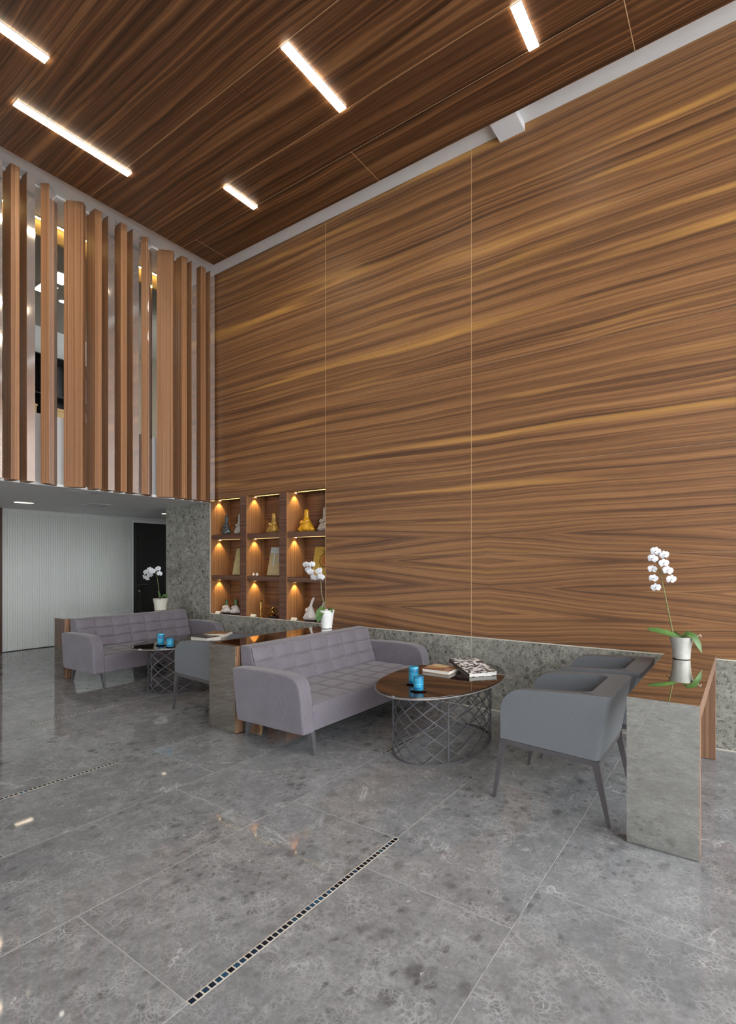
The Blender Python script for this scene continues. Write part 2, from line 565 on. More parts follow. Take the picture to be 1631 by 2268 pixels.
def lathe_mesh(name, prof, seg=24, wavy=None, squash=1.0):
    """prof: (r, z) from bottom to top; wavy(i_ring, ang) -> radius factor"""
    v, f = [], []
    n = len(prof)
    for i, (r, z) in enumerate(prof):
        for k in range(seg):
            a = 2 * PI * k / seg
            q = r * (wavy(i, a) if wavy else 1.0)
            v.append((q * math.cos(a), q * math.sin(a) * squash, z))
    for i in range(n - 1):
        for k in range(seg):
            f.append((i * seg + k, i * seg + (k + 1) % seg, (i + 1) * seg + (k + 1) % seg, (i + 1) * seg + k))
    f.append(tuple(range(seg))[::-1])
    f.append(tuple((n - 1) * seg + k for k in range(seg)))
    return pyd(name, v, f, 50)


def tube_mesh(name, pts, rad, seg=6, closed=False):
    pts = [Vector(p) for p in pts]
    n = len(pts)
    rads = rad if isinstance(rad, (list, tuple)) else [rad] * n
    v, f = [], []
    for i, p in enumerate(pts):
        if closed:
            d = pts[(i + 1) % n] - pts[i - 1]
        else:
            d = pts[min(i + 1, n - 1)] - pts[max(i - 1, 0)]
        d.normalize()
        up = Vector((0, 0, 1)) if abs(d.z) < 0.95 else Vector((1, 0, 0))
        a = d.cross(up).normalized()
        b = a.cross(d).normalized()
        for k in range(seg):
            t = 2 * PI * (k + 0.5) / seg
            v.append(p + (a * math.cos(t) + b * math.sin(t)) * rads[i])
    m = n if closed else n - 1
    for i in range(m):
        j = (i + 1) % n
        for k in range(seg):
            f.append((i * seg + k, i * seg + (k + 1) % seg, j * seg + (k + 1) % seg, j * seg + k))
    if not closed:
        f.append(tuple(range(seg))[::-1])
        f.append(tuple((n - 1) * seg + k for k in range(seg)))
    return pyd(name, v, f, 50)


def taper_mesh(name, top, bot, t0, t1):
    """a leg between two points with square section t0 at the top, t1 at the foot (x, y sizes)"""
    (ax, ay, az), (bx, by, bz) = top, bot
    v = []
    for (cx, cy, cz, s) in ((bx, by, bz, t1), (ax, ay, az, t0)):
        hx, hy = s[0] / 2, s[1] / 2
        v += [(cx - hx, cy - hy, cz), (cx + hx, cy - hy, cz), (cx + hx, cy + hy, cz), (cx - hx, cy + hy, cz)]
    return pyd(name, v, [(0, 3, 2, 1), (4, 5, 6, 7), (0, 1, 5, 4), (1, 2, 6, 5), (2, 3, 7, 6), (3, 0, 4, 7)])


def kids(o):
    return [c for c in ALL() if c.parent == o]


def ALL():
    return list(bpy.data.objects)


def copy_tree(o, parent=None):
    c = o.copy()
    C.objects.link(c)
    c.parent = parent
    for ch in o_children[o.name] if o.name in o_children else kids(o):
        copy_tree(ch, c)
    return c


o_children = {}


def copy_thing(root, loc, rz=0.0, label=None):
    c = copy_tree(root)
    c.location = loc
    c.rotation_euler = (0, 0, rz)
    if label:
        c['label'] = label
    return c


# ------------------------------------------------------------------ the setting
W = 4.88                    # veneered wall
XB = -9.57                  # wall under the gallery
XR, YF = 3.6, -4.6          # glazed side, wall behind the camera
ZS, ZW = 5.55, 5.47         # white soffit, wood ceiling
ZG = 2.29                   # ceiling under the gallery

# floor
floor = tag(box('floor', (XB - 0.1, YF - 0.1, -0.2), (XR + 0.2, 7.3, -0.0008), 'grout'), kind='structure')
PX_, PY_ = 0.735, 1.27
GAP = 0.0032
tile_cache = {}
k0 = int(math.floor((XB + 1.485) / PX_))
k1 = int(math.ceil((XR + 1.485) / PX_))
for k in range(k0, k1):
    xa, xb = -1.485 + PX_ * k, -1.485 + PX_ * (k + 1)
    xa, xb = max(xa, XB), min(xb, XR)
    if xb - xa < 0.02:
        continue
    off = 1.065 if k % 2 else 0.755
    ymax = W if xa > -7.4 else 7.2
    j = int(math.floor((YF - off) / PY_))
    while off + PY_ * j < ymax:
        ya, yb = max(off + PY_ * j, YF), min(off + PY_ * (j + 1), ymax)
        j += 1
        if yb - ya < 0.02:
            continue
        dx, dy = round(xb - xa - GAP, 4), round(yb - ya - GAP, 4)
        if (dx, dy) not in tile_cache:
            tile_cache[dx, dy] = box_mesh('floor_tile', (-dx / 2, -dy / 2, -0.02), (dx / 2, dy / 2, 0), 0.0008, 1)
        link('floor_tile', tile_cache[dx, dy], 'floor_marble', floor, ((xa + xb) / 2, (ya + yb) / 2, 0))

# blue mosaic strips set into the joints
mos = box_mesh('mosaic_tile', (-0.0105, -0.0105, -0.003), (0.0105, 0.0105, 0.0008), 0.0008, 1)
for xs, y0, y1 in ((-1.485, 1.065, 2.335), (-3.69, 0.79, 2.06), (-2.22, 3.295, 4.565), (-5.16, 2.06, 3.33)):
    strip = link('mosaic_strip', box_mesh('mosaic_strip', (-0.0155, 0, -0.003), (0.0155, y1 - y0, 0.0006)), 'trim', floor, (xs, y0, 0))
    n = 47
    for i in range(n):
        link('mosaic_tile', mos, 'mosaic', strip, (0, (i + 0.5) * (y1 - y0) / n, 0.0006))

# the tall veneered wall with its display recess
NX0, NX1, NZ0, NZ1 = -6.28, -4.124, 0.69, 2.335
def slab_bm(boxes, name, mat):
    v, f = [], []
    for lo, hi in boxes:
        b = len(v)
        (x0, y0, z0), (x1, y1, z1) = lo, hi
        v += [(x0, y0, z0), (x1, y0, z0), (x1, y1, z0), (x0, y1, z0), (x0, y0, z1), (x1, y0, z1), (x1, y1, z1), (x0, y1, z1)]
        f += [tuple(b + i for i in q) for q in ((0, 3, 2, 1), (4, 5, 6, 7), (0, 1, 5, 4), (1, 2, 6, 5), (2, 3, 7, 6), (3, 0, 4, 7))]
    return link(name, pyd(name, v, f), mat)
wall_back = slab_bm([((NX1, W + 0.02, 0), (XR + 0.2, W + 0.5, 5.75)),
                     ((-7.35, W + 0.02, 0), (NX1, W + 0.5, NZ0 - 0.02)),
                     ((-7.35, W + 0.02, NZ1 + 0.02), (NX1, W + 0.5, 5.75)),
                     ((-7.35, W + 0.02, NZ0 - 0.02), (NX0 - 0.02, W + 0.5, NZ1 + 0.02)),
                     ((NX0 - 0.02, W + 0.36, NZ0 - 0.02), (NX1, W + 0.5, NZ1 + 0.02))], 'wall_back', 'shelf_wood')
tag(wall_back, kind='structure')
seams = [-4.122, -2.225, 0.215, 2.655]
cols = [(-6.30, -4.122), (-4.122, -2.225), (-2.225, 0.215), (0.215, 2.655), (2.655, XR)]
rows = [0.70, 1.52, 2.36, 3.38, 4.505, ZS]
g = 0.0015
for ci, (xa, xb) in enumerate(cols):
    rr = rows if ci else [NZ1, 3.38, 4.505, ZS]
    for za, zb in zip(rr[:-1], rr[1:]):
        link('wood_panel', box_mesh('wood_panel', (xa + g, W, za + g), (xb - g, W + 0.02, zb - g)), 'wall_wood', wall_back)
for i, xs in enumerate(seams):
    link('seam_strip', box_mesh('seam_strip', (xs - 0.0024, W - 0.0006, 0.02), (xs + 0.0024, W + 0.004, ZS - 0.01)), 'inlay', wall_back)
for z in rows[1:-1]:
    xa = NX1 if z < 2.5 else -6.28
    link('seam_strip', box_mesh('seam_strip', (xa, W - 0.0003, z - 0.0018), (XR, W + 0.004, z + 0.0018)), 'inlay_dim', wall_back)
for xs in seams[:3]:
    link('seam_strip', box_mesh('seam_strip', (xs - 0.0018, W - 0.0046, 0.01), (xs + 0.0018, W, 0.688)), 'trim', wall_back)
# marble plinth and marble wall beside the recess
for xa, xb in ((-6.28, -4.122), (-4.122, -2.225), (-2.225, 0.215), (0.215, 2.655), (2.655, XR)):
    link('marble_slab', box_mesh('marble_slab', (xa + g, W - 0.004, 0), (xb - g, W + 0.02, 0.688)), 'wall_marble', wall_back)
for za, zb in ((0, 1.2), (1.2, 2.34)):
    link('marble_slab', box_mesh('marble_slab', (-7.35, W - 0.004, za + g), (-6.282, W + 0.02, zb - g)), 'wall_marble', wall_back)
link('marble_slab', box_mesh('marble_slab', (-7.372, W - 0.004, 0), (-7.352, W + 2.3, ZG)), 'wall_marble', wall_back)
tag(box('trim_1', (-6.28, W - 0.007, 0.689), (XR, W + 0.002, 0.699), 'trim'), kind='structure')
tag(box('baseboard_back', (-6.28, W - 0.010, 0.0005), (XR, W - 0.003, 0.008), 'trim'), kind='structure')
tag(box('trim_2', (-6.298, W - 0.006, NZ0), (-6.284, W + 0.02, ZG), 'trim'), kind='structure')

# gallery slab, the wall below it and the door
slab = tag(box('ceiling_gallery', (XB - 0.1, YF, ZG), (-6.33, 7.2, ZG + 0.03), 'soffit'), kind='structure')
tag(box('floor_gallery', (XB - 0.1, YF, ZG + 0.031), (-6.505, 7.2, ZG + 0.3), 'soffit'), kind='structure')
wl = tag(box('wall_left', (XB - 0.2, YF, 0), (XB, 7.2, ZG), 'white'), kind='structure')
fl_v, fl_f = [], []
ya, yb, pitch = 3.42, 5.6, 0.036
n = int((yb - ya) / pitch)
zf0, zf1 = 0.012, ZG - 0.06
prof = []
for i in range(n):
    y = ya + i * pitch
    prof += [(0.0, y), (0.010, y + 0.004), (0.010, y + pitch - 0.011), (0.0, y + pitch - 0.007)]
prof.append((0.0, yb))
for (dx, y) in prof:
    fl_v += [(XB + 0.004 + dx, y, zf0), (XB + 0.004 + dx, y, zf1)]
fl_f = [(2 * i, 2 * i + 2, 2 * i + 3, 2 * i + 1) for i in range(len(prof) - 1)]
tag(link('fluting', pyd('fluting', fl_v, fl_f), 'ivory', wl), kind='stuff')
link('plain_band', box_mesh('plain_band', (XB, ya, ZG - 0.06), (XB + 0.016, 7.1, ZG - 0.001)), 'ivory', wl)
link('wood_cladding', box_mesh('wood_cladding', (XB, YF + 0.1, 0), (XB + 0.03, ya - 0.002, ZG - 0.001)), 'dark_wood', wl)
link('shadow_skirting', box_mesh('shadow_skirting', (XB, ya, 0), (XB + 0.003, 5.62, 0.012)), 'black', wl)
door = tag(box('door_1', (XB, 5.63, 0), (XB + 0.012, 6.45, 2.19), 'door'), kind='structure')
box('door_leaf', (XB + 0.012, 5.66, 0.004), (XB + 0.03, 6.42, 2.165), 'door', door, 0.004)
for za, zb in ((0.12, 0.86), (0.98, 2.04)):
    box('door_panel', (XB + 0.030, 5.76, za), (XB + 0.036, 6.32, zb), 'door', door, 0.003)
hnd = link('door_handle', tube_mesh('door_handle', [(XB + 0.03, 5.72, 0.99), (XB + 0.075, 5.72, 0.99), (XB + 0.08, 5.74, 0.99), (XB + 0.08, 5.87, 0.99)], 0.011, 8), 'chrome', door)
link('door_lock', tube_mesh('door_lock', [(XB + 0.03, 5.72, 0.87), (XB + 0.05, 5.72, 0.87)], 0.026, 16), 'chrome', door)
tag(box('wall_far', (XB - 0.2, 7.2, 0), (-7.35, 7.4, ZG), 'white'), kind='structure')

# things set in the ceiling under the gallery
ad = tag(empty('air_diffuser', (-6.56, 3.22, ZG)), 'round white air diffuser in the low ceiling below the wooden slats', 'vent')
for i, (r0, r1, dz) in enumerate(((0.17, 0.145, 0.006), (0.135, 0.11, 0.012), (0.098, 0.075, 0.016), (0.06, 0.02, 0.018))):
    link('ring', lathe_mesh('ring', [(r0, 0.0), (r0, -dz * 0.4), (r1, -dz), (r1 - 0.006, -dz), (r1 - 0.006, 0.0)], 28), 'vent', ad)
link('throat', lathe_mesh('throat', [(0.15, -0.0012), (0.15, -0.0006)], 28), 'vent_dark', ad)
av = tag(empty('ceiling_vent', (-7.86, 4.05, ZG)), 'square white ceiling vent behind the round air diffuser', 'vent')
box('frame', (-0.17, -0.15, -0.008), (0.17, 0.15, -0.0005), 'vent', av, 0.002, 1)
box('grille', (-0.14, -0.12, -0.009), (0.14, 0.12, -0.0081), 'vent_dark', av)
for i in range(7):
    link('slat', box_mesh('slat', (-0.14, -0.111 + i * 0.034, -0.013), (0.14, -0.097 + i * 0.034, -0.009)), 'vent', av)
av2 = tag(empty('access_hatch', (-7.9, 5.0, ZG)), 'flat white access hatch in the low ceiling near the marble corner', 'hatch')
box('frame', (-0.28, -0.2, -0.006), (0.28, 0.2, -0.0005), 'vent', av2, 0.002, 1)
box('lid', (-0.25, -0.17, -0.009), (0.25, 0.17, -0.006), 'soffit', av2, 0.002, 1)
dl = tag(empty('recessed_light', (-8.40, 3.28, ZG)), 'glowing rectangular recessed light in the low ceiling at the left', 'light')
box('trim_ring', (-0.055, -0.125, -0.006), (0.055, 0.125, -0.0005), 'vent', dl, 0.002, 1)
box('diffuser', (-0.042, -0.11, -0.010), (0.042, 0.11, -0.006), 'downlight', dl)
dl2 = tag(empty('recessed_light', (-8.42, 3.87, ZG)), 'unlit rectangular recessed light in the low ceiling before the fluted wall', 'light')
box('trim_ring', (-0.05, -0.08, -0.006), (0.05, 0.08, -0.0005), 'vent', dl2, 0.002, 1)
box('diffuser', (-0.036, -0.066, -0.008), (0.036, 0.066, -0.006), 'white', dl2)
dl3 = tag(empty('spotlight', (-8.3, 5.45, ZG)), 'tiny lit spotlight in the low ceiling above the dark door', 'light')
link('collar', lathe_mesh('collar', [(0.05, 0), (0.05, -0.006), (0.036, -0.012)], 18), 'vent', dl3)
link('lens', lathe_mesh('lens', [(0.034, -0.014), (0.034, -0.012)], 18), 'downlight', dl3)

# white soffit and wood ceiling
ceiling = tag(box('ceiling', (-6.9, YF - 0.1, ZS), (XR + 0.2, W + 0.5, ZS + 0.2), 'soffit'), kind='structure')
EX, EY = -5.88, 4.615
yj = [YF, -3.09, -1.35, 0.40, 1.955, 2.955, 3.71, 4.125, EY]
for r, (ya, yb) in enumerate(zip(yj[:-1], yj[1:])):
    xo = -3.155 if r == 7 else -3.155 + (0.9 * r) % 2.44
    xs = [EX]
    x = xo - 2.445 * 3
    while x < XR:
        if x > EX + 0.05:
            xs.append(x)
        x += 2.445
    xs.append(XR)
    for xa, xb in zip(xs[:-1], xs[1:]):
        link('ceiling_panel', box_mesh('ceiling_panel', (xa + g, ya + g, ZW), (xb - g, yb - g, ZW + 0.03)), 'ceil_wood', ceiling)
        if r == 7 and xa > EX + 0.05:
            link('joint_strip', box_mesh('joint_strip', (xa - 0.003, ya, ZW - 0.0005), (xa + 0.003, yb, ZW + 0.003)), 'inlay', ceiling)
for y in yj[5:-1]:
    link('joint_strip', box_mesh('joint_strip', (EX, y - 0.002, ZW - 0.0004), (XR, y + 0.002, ZW + 0.003)), 'inlay', ceiling)
box('carrier_deck', (EX + 0.05, YF, ZW + 0.031), (XR, EY - 0.05, ZS - 0.001), 'black', ceiling)
ub = tag(box('duct_box', (-1.925, EY + 0.003, 5.48), (-1.684, W - 0.001, ZS - 0.0005), 'white'), 'small white box stepping down between the wood ceiling and the veneered wall', 'box')

# glazed facade on the right, wall with an added opening behind the camera
tag(slab_bm([((XB - 0.2, YF - 0.2, 2.7), (XR + 0.2, YF, 5.75)), ((-6.3, YF - 0.2, 0), (XR + 0.2, YF, 2.7)), ((XB - 0.2, YF - 0.2, 0), (-9.2, YF, 2.7))], 'wall_front', 'white'), kind='structure')
win2 = tag(box('unseen_window', (-9.2, YF - 0.16, 2.62), (-6.3, YF - 0.04, 2.7), 'chrome'), kind='structure')  # unseen window, added and sized to light the space under the gallery
for i in range(4):
    box('mullion', (-9.2 + i * 0.94, YF - 0.15, 0), (-9.12 + i * 0.94, YF - 0.05, 2.62), 'chrome', win2)
tag(box('terrace_outside', (-40, -40, -0.3), (XR + 0.2, YF - 0.2, -0.1), 'white'), kind='structure')
win = tag(box('window_1', (XR, YF, 5.2), (XR + 0.2, W + 0.4, 5.75), 'white'), kind='structure')
for i in range(7):
    y = YF + 0.1 + i * 1.53
    box('mullion', (XR + 0.02, y - 0.04, 0), (XR + 0.14, y + 0.04, 5.2), 'chrome', win)
for z in (0.05, 2.6):
    box('transom', (XR + 0.03, YF, z - 0.04), (XR + 0.13, W, z + 0.04), 'chrome', win)
tag(box('ground_outside', (XR + 0.2, -40, -0.3), (60, 40, -0.1), 'white'), kind='structure')
tag(box('wall_gallery_side', (XB - 0.2, 7.2, ZG + 0.3), (-6.9, 7.4, 5.75), 'ivory'), kind='structure')

# ------------------------------------------------------------------ gallery behind the slats
tag(box('parapet', (-6.50, YF, ZG + 0.03), (-6.44, W + 0.02, 3.105), 'bright_white'), kind='structure')
tag(box('ceiling_upper', (XB - 0.1, YF, 5.36), (-6.94, 7.2, 5.6), 'mezz_ceil'), kind='structure')
cove = tag(box('trim_3', (-6.94, YF, 5.36), (-6.9, 7.2, ZS), 'cove_tint'), kind='structure')
wu = tag(box('wall_upper', (XB - 0.2, YF, ZG + 0.3), (XB, 7.2, 5.36), 'ivory'), kind='structure')
box('olive_cladding', (XB, 4.75, ZG + 0.3), (XB + 0.02, 7.19, 5.36), 'olive', wu)
cl = tag(empty('cove_light', (-6.86, 3.4, ZS)), 'warm strip washing the gold-lit cove above the slats', 'light')
box('housing', (-0.02, -1.6, -0.012), (0.02, 1.6, -0.0005), 'vent', cl)
box('diffuser', (-0.018, -1.59, -0.016), (0.014, 1.59, -0.012), 'led', cl)
for loc, lab in (((-8.15, 3.46, 5.36), 'bright square light panel seen through the leftmost slats'),
                 ((-7.70, 3.46, 5.36), 'bright square light panel seen just left of the widest slat')):
    pl = tag(empty('light_panel', loc), lab, 'light')
    box('frame', (-0.17, -0.11, -0.012), (0.17, 0.11, -0.0005), 'vent', pl, 0.002, 1)
    box('diffuser', (-0.155, -0.095, -0.016), (0.155, 0.095, -0.012), 'panel_light', pl)
for loc, lab in (((-8.75, 3.45, 5.36), 'small round spotlight of the upper room behind the left slats'),
                 ((-8.35, 3.78, 5.36), 'small round spotlight of the upper room beside the widest slat')):
    sp = tag(empty('spotlight', loc), lab, 'light')
    link('collar', lathe_mesh('collar', [(0.06, 0), (0.06, -0.008), (0.045, -0.014)], 18), 'vent', sp)
    link('lens', lathe_mesh('lens', [(0.043, -0.017), (0.043, -0.013)], 18), 'panel_light', sp)
bc = tag(empty('bookcase', (-9.3, 4.2, ZG + 0.3)), 'black open bookcase in the upper room glimpsed between the slats', 'bookcase')
box('back_panel', (-0.26, -0.95, 0), (-0.24, 0.95, 2.2), 'black', bc)
for y in (-0.95, -0.32, 0.32, 0.93):
    box('upright', (-0.24, y - 0.012, 0), (0.1, y + 0.012, 2.2), 'black', bc)
for z in (0.0, 0.55, 1.05, 1.55, 2.18):
    box('shelf', (-0.24, -0.94, z), (0.09, 0.94, z + 0.02), 'black', bc)
for y, z, lab in ((-0.62, 1.071, 'tan box on a shelf of the black upper-room bookcase, left one'), (0.0, 1.071, 'tan box on a shelf of the black upper-room bookcase, right one')):
    tb = tag(empty('storage_box', (-9.35, 4.2 + y, ZG + 0.3 + z)), lab, 'box')
    box('body', (-0.14, -0.2, 0), (0.14, 0.2, 0.26), 'carton', tb, 0.006, 1)
    box('lid', (-0.15, -0.21, 0.26), (0.15, 0.21, 0.30), 'carton', tb, 0.006, 1)

# slat screen: one thing, each slat a part, mirror strip a sub-part
screen = tag(empty('slat_screen', (-6.155, 3.4, ZG + 0.004)), 'screen of tall walnut slats, some faced with mirror, hanging before the gallery', 'screen')
SB, ST = 0.0, ZS - (ZG + 0.004) - 0.0005
sl_a = prism_mesh('slat', [(0, 0), (0, 0.08), (-0.20, 0.08), (-0.20, 0)], SB, ST, 'Z')
sl_b = prism_mesh('slat', [(-0.003, 0), (-0.003, 0.08), (-0.20, 0.08), (-0.20, 0)], SB, ST, 'Z')
q = math.sqrt(0.5)
def rotq(L, Wd):   # corner at origin, front edge runs back-left, side edge back-right
    return [(0, 0), (-q * L, -q * L), (-q * L - q * Wd, -q * L + q * Wd), (-q * Wd, q * Wd)]
sl_c = prism_mesh('slat', rotq(0.083, 0.205), SB, ST, 'Z')
sl_d = prism_mesh('slat', rotq(0.203, 0.083), SB, ST, 'Z')
mir_b = box_mesh('mirror_face', (-0.003, 0.001, SB), (0, 0.079, ST))
cm = rotq(0.083, 0.205)
nx, ny = q * 0.002, q * 0.002
mir_c = prism_mesh('mirror_face', [(0.0, 0.0), (nx, ny), (cm[3][0] + nx, cm[3][1] + ny), (cm[3][0], cm[3][1])], SB, ST, 'Z')
for kind, y in (('A', 1.97), ('B', 2.125), ('A', 2.281), ('B', 2.431), ('C', 2.649), ('D', 3.01), ('A', 3.146), ('B', 3.302), ('A', 3.457),
                ('B', 3.612), ('C', 3.817), ('D', 4.174), ('A', 4.311), ('B', 4.463), ('A', 4.614), ('B', 4.770)):
    me = dict(A=sl_a, B=sl_b, C=sl_c, D=sl_d)[kind]
    o = link('slat', me, 'slat_wood', screen, (0, y - 3.4, 0))
    if kind == 'B':
        link('mirror_face', mir_b, 'slat_mirror', o)
    if kind == 'C':
        link('mirror_face', mir_c, 'slat_mirror', o)
box('carrier_rail', (-0.17, -1.7, ST - 0.02), (-0.13, 1.47, ST), 'soffit', screen)

# ------------------------------------------------------------------ ceiling light strips
def strip_light(x, y0, y1, label, w=0.075):
    t = tag(empty('ceiling_light', (x, (y0 + y1) / 2, ZW)), label, 'light', 'ceiling light strips')
    h = (y1 - y0) / 2
    box('housing', (-w / 2 - 0.004, -h - 0.004, -0.004), (w / 2 + 0.004, h + 0.004, -0.0006), 'white', t)
    box('diffuser', (-w / 2, -h, -0.012), (w / 2, h, -0.004), 'strip', t)
strip_light(-2.92, 2.965, 3.69, 'light strip in the middle of the wood ceiling')
strip_light(-5.21, 1.965, 3.02, 'longest light strip, nearest the slat screen')
strip_light(-4.54, 3.72, 4.14, 'short light strip nearest the inner ceiling corner', 0.065)
strip_light(-4.56, 1.2, 1.945, 'light strip cut by the left edge of the picture')
strip_light(-1.35, 3.72, 4.12, 'light strip at the top edge of the picture, nearest the veneered wall')

# ------------------------------------------------------------------ display recess
dn = tag(empty('display_shelf', ((NX0 + NX1) / 2, W, NZ0)), 'built-in walnut display shelf of nine lit cells in the wall', 'shelf')
cx = (NX0 + NX1) / 2
DX = [(-6.28, -5.655), (-5.527, -4.90), (-4.771, -4.124)]
HZ = NZ1 - NZ0
D = 0.34
box('back_panel', (NX0 - cx, D, 0), (NX1 - cx, D + 0.015, HZ), 'niche_back', dn)
box('side_panel', (NX0 - 0.016 - cx, 0.0, 0), (NX0 - cx, D, HZ), 'niche_wood', dn)
box('side_panel', (NX1 - cx - 0.0005, 0.021, 0), (NX1 - cx + 0.012, D, HZ), 'niche_wood', dn)
for a, b in ((DX[0][1], DX[1][0]), (DX[1][1], DX[2][0])):
    d = box('divider', (a - cx, 0.0, 0), (b - cx, D, HZ), 'niche_wood', dn)
    box('divider_front', (a - cx, -0.002, 0), (b - cx, -0.0001, HZ), 'shelf_wood', d)
box('top_panel', (NX0 - cx, 0.02, HZ), (NX1 - cx, D, HZ + 0.015), 'shelf_wood', dn)
box('bottom_panel', (NX0 - cx, 0.001, -0.016), (NX1 - cx, D, 0), 'shelf_wood', dn)
zs = [(1.757 - NZ0, 1.822 - NZ0), (1.183 - NZ0, 1.245 - NZ0)]
for (a, b) in DX:
    for za, zb in zs:
        box('shelf', (a - cx + 0.001, 0.012, za), (b - cx - 0.001, D, zb), 'shelf_wood', dn)
    for ri, zt in enumerate((HZ, zs[0][0], zs[1][0])):
        if ri < 2:
            box('light_strip', (a - cx + 0.10, 0.10, zt - (0.006 if ri == 0 else 0.003)), (b - cx - 0.004, 0.106, zt - 0.0005), 'led_line', dn)
        box('led_spot', (a - cx + 0.012, 0.135, zt - 0.008), (a - cx + 0.034, 0.157, zt - 0.0005), 'led', dn, 0.003, 1)
        s = bpy.data.lights.new('niche_spot', 'SPOT')
        s.energy = 4.6
        s.color = (1.0, 0.74, 0.28)
        s.spot_size = math.radians(80)
        s.spot_blend = 0.45
        s.shadow_soft_size = 0.012
        so = bpy.data.objects.new('niche_spot', s)
        so.location = (a + 0.05, W + 0.146, NZ0 + zt - 0.014)
        so.rotation_euler = (0, 0.30, 0)
        C.objects.link(so)


# ------------------------------------------------------------------ consoles
def console(x0, x1, y0, y1, h, label):
    t = tag(empty('console_table', ((x0 + x1) / 2, (y0 + y1) / 2, 0)), label, 'console', 'mirror consoles')
    a, b = (x1 - x0) / 2, (y1 - y0) / 2
    th = 0.085
    e = 0.003
    for s in (-1, 1):
        ya, yb = (-b, -b + th) if s < 0 else (b - th, b)
        leg = box('leg', (-a, ya + (e if s < 0 else 0), 0.004), (a, yb, h - th), 'console_wood', t)
        if s < 0:
            box('mirror_face', (-a, ya, 0.004), (a, ya + e, h - th), 'mirror', leg)
    top = box('top', (-a, -b + e, h - th), (a, b, h - e), 'console_wood', t)
    box('mirror_face', (-a, -b, h - th), (a, -b + e, h - e), 'mirror', top)
    box('mirror_top', (-a, -b, h - e), (a, b, h), 'mirror', top)
    return t
console(-0.500, -0.180, 2.992, 4.68, 0.752, 'mirror-clad console at the right, behind the two grey armchairs')
console(-3.811, -3.476, 2.945, 4.66, 0.735, 'mirror-clad console in the middle, behind the nearer sofa')
console(-7.070, -6.815, 3.106, 4.80, 0.735, 'mirror-clad console at the far left, behind the farther sofa')


# ------------------------------------------------------------------ sofas
def make_sofa():
    t = empty('sofa', (0, 0, 0))
    prof = [(0.412, 0.172), (0.405, 0.25), (0.392, 0.40), (0.376, 0.49), (0.362, 0.53), (0.338, 0.562), (0.30, 0.583), (0.22, 0.596), (0.0, 0.600), (-0.25, 0.592), (-0.375, 0.582), (-0.318, 0.168)]
    ar = prism_mesh('armrest', prof, -0.065, 0.065, 'Y', 0.018, 3)
    for s in (-1, 1):
        link('armrest', ar, 'sofa', t, (0, s * 0.90, 0))
    box('seat', (-0.33, -0.834, 0.172), (0.398, 0.834, 0.372), 'sofa', t, 0.018, 3)
    # quilted seat pads
    cw, nx_, x0, x1 = 1.66 / 7, 3, -0.215, 0.39
    dw = (x1 - x0) / nx_
    pad = pillow_mesh('seat_pad', dw, cw, 0.014)
    for i in range(7):
        for j in range(nx_):
            link('seat_pad', pad, 'sofa', t, (x0 + (j + 0.5) * dw, -0.83 + (i + 0.5) * cw, 0.372))
    # backrest with quilted pads
    bp = [(-0.20, 0.36), (-0.31, 0.725), (-0.335, 0.742), (-0.42, 0.742), (-0.44, 0.725), (-0.40, 0.36), (-0.40, 0.30), (-0.20, 0.30)]
    link('backrest', prism_mesh('backrest', bp, -0.825, 0.825, 'Y', 0.010, 2), 'sofa', t)
    p0, p1 = Vector((-0.193, 0, 0.385)), Vector((-0.300, 0, 0.728))
    d = p1 - p0
    rh = d.length / 3
    bw = 1.64 / 7
    tuft = pillow_mesh('back_pad', rh, bw, 0.026)
    ang = math.atan2(d.z, d.x)
    for i in range(7):
        for j in range(3):
            c = p0 + d * ((j + 0.5) / 3)
            o = link('back_pad', tuft, 'sofa', t, (c.x, -0.82 + (i + 0.5) * bw, c.z))
            o.rotation_euler = (0, PI - ang, 0)
    for sx, fx, tx in ((1, 0.412, 0.375), (-1, -0.335, -0.285)):
        for sy in (-1, 1):
            link('leg', taper_mesh('leg', (tx, sy * 0.845, 0.175), (fx, sy * 0.842, 0.0), (0.05, 0.045), (0.022, 0.022)), 'sofa_leg', t)
    return t


def pillow_mesh(name, sx, sy, h, n=10):
    """a slightly domed stitched pad, flat underneath, local z up"""
    v, f = [], []
    for i in range(n + 1):
        for j in range(n + 1):
            u, w = i / n * 2 - 1, j / n * 2 - 1
            z = h * (1 - abs(u) ** 9) ** 0.6 * (1 - abs(w) ** 9) ** 0.6
            v.append((u * sx / 2, w * sy / 2, z))
    for i in range(n):
        for j in range(n):
            f.append((i * (n + 1) + j, (i + 1) * (n + 1) + j, (i + 1) * (n + 1) + j + 1, i * (n + 1) + j + 1))
    b = len(v)
    v += [(-sx / 2, -sy / 2, -0.004), (sx / 2, -sy / 2, -0.004), (sx / 2, sy / 2, -0.004), (-sx / 2, sy / 2, -0.004)]
    f.append((b, b + 3, b + 2, b + 1))
    me = bpy.data.meshes.new(name)
    me.from_pydata(v, [], f)
    smooth(me, 80)
    return me


sofa1 = make_sofa()
sofa1.location = (-3.03, 3.815, 0)
tag(sofa1, 'nearer mauve-grey quilted sofa before the middle console', 'sofa', 'quilted sofas')
sofa2 = copy_thing(sofa1, (-6.345, 3.945, 0), 0, 'farther mauve-grey quilted sofa near the white fluted wall')
sofa2.scale = (1, 0.955, 1)


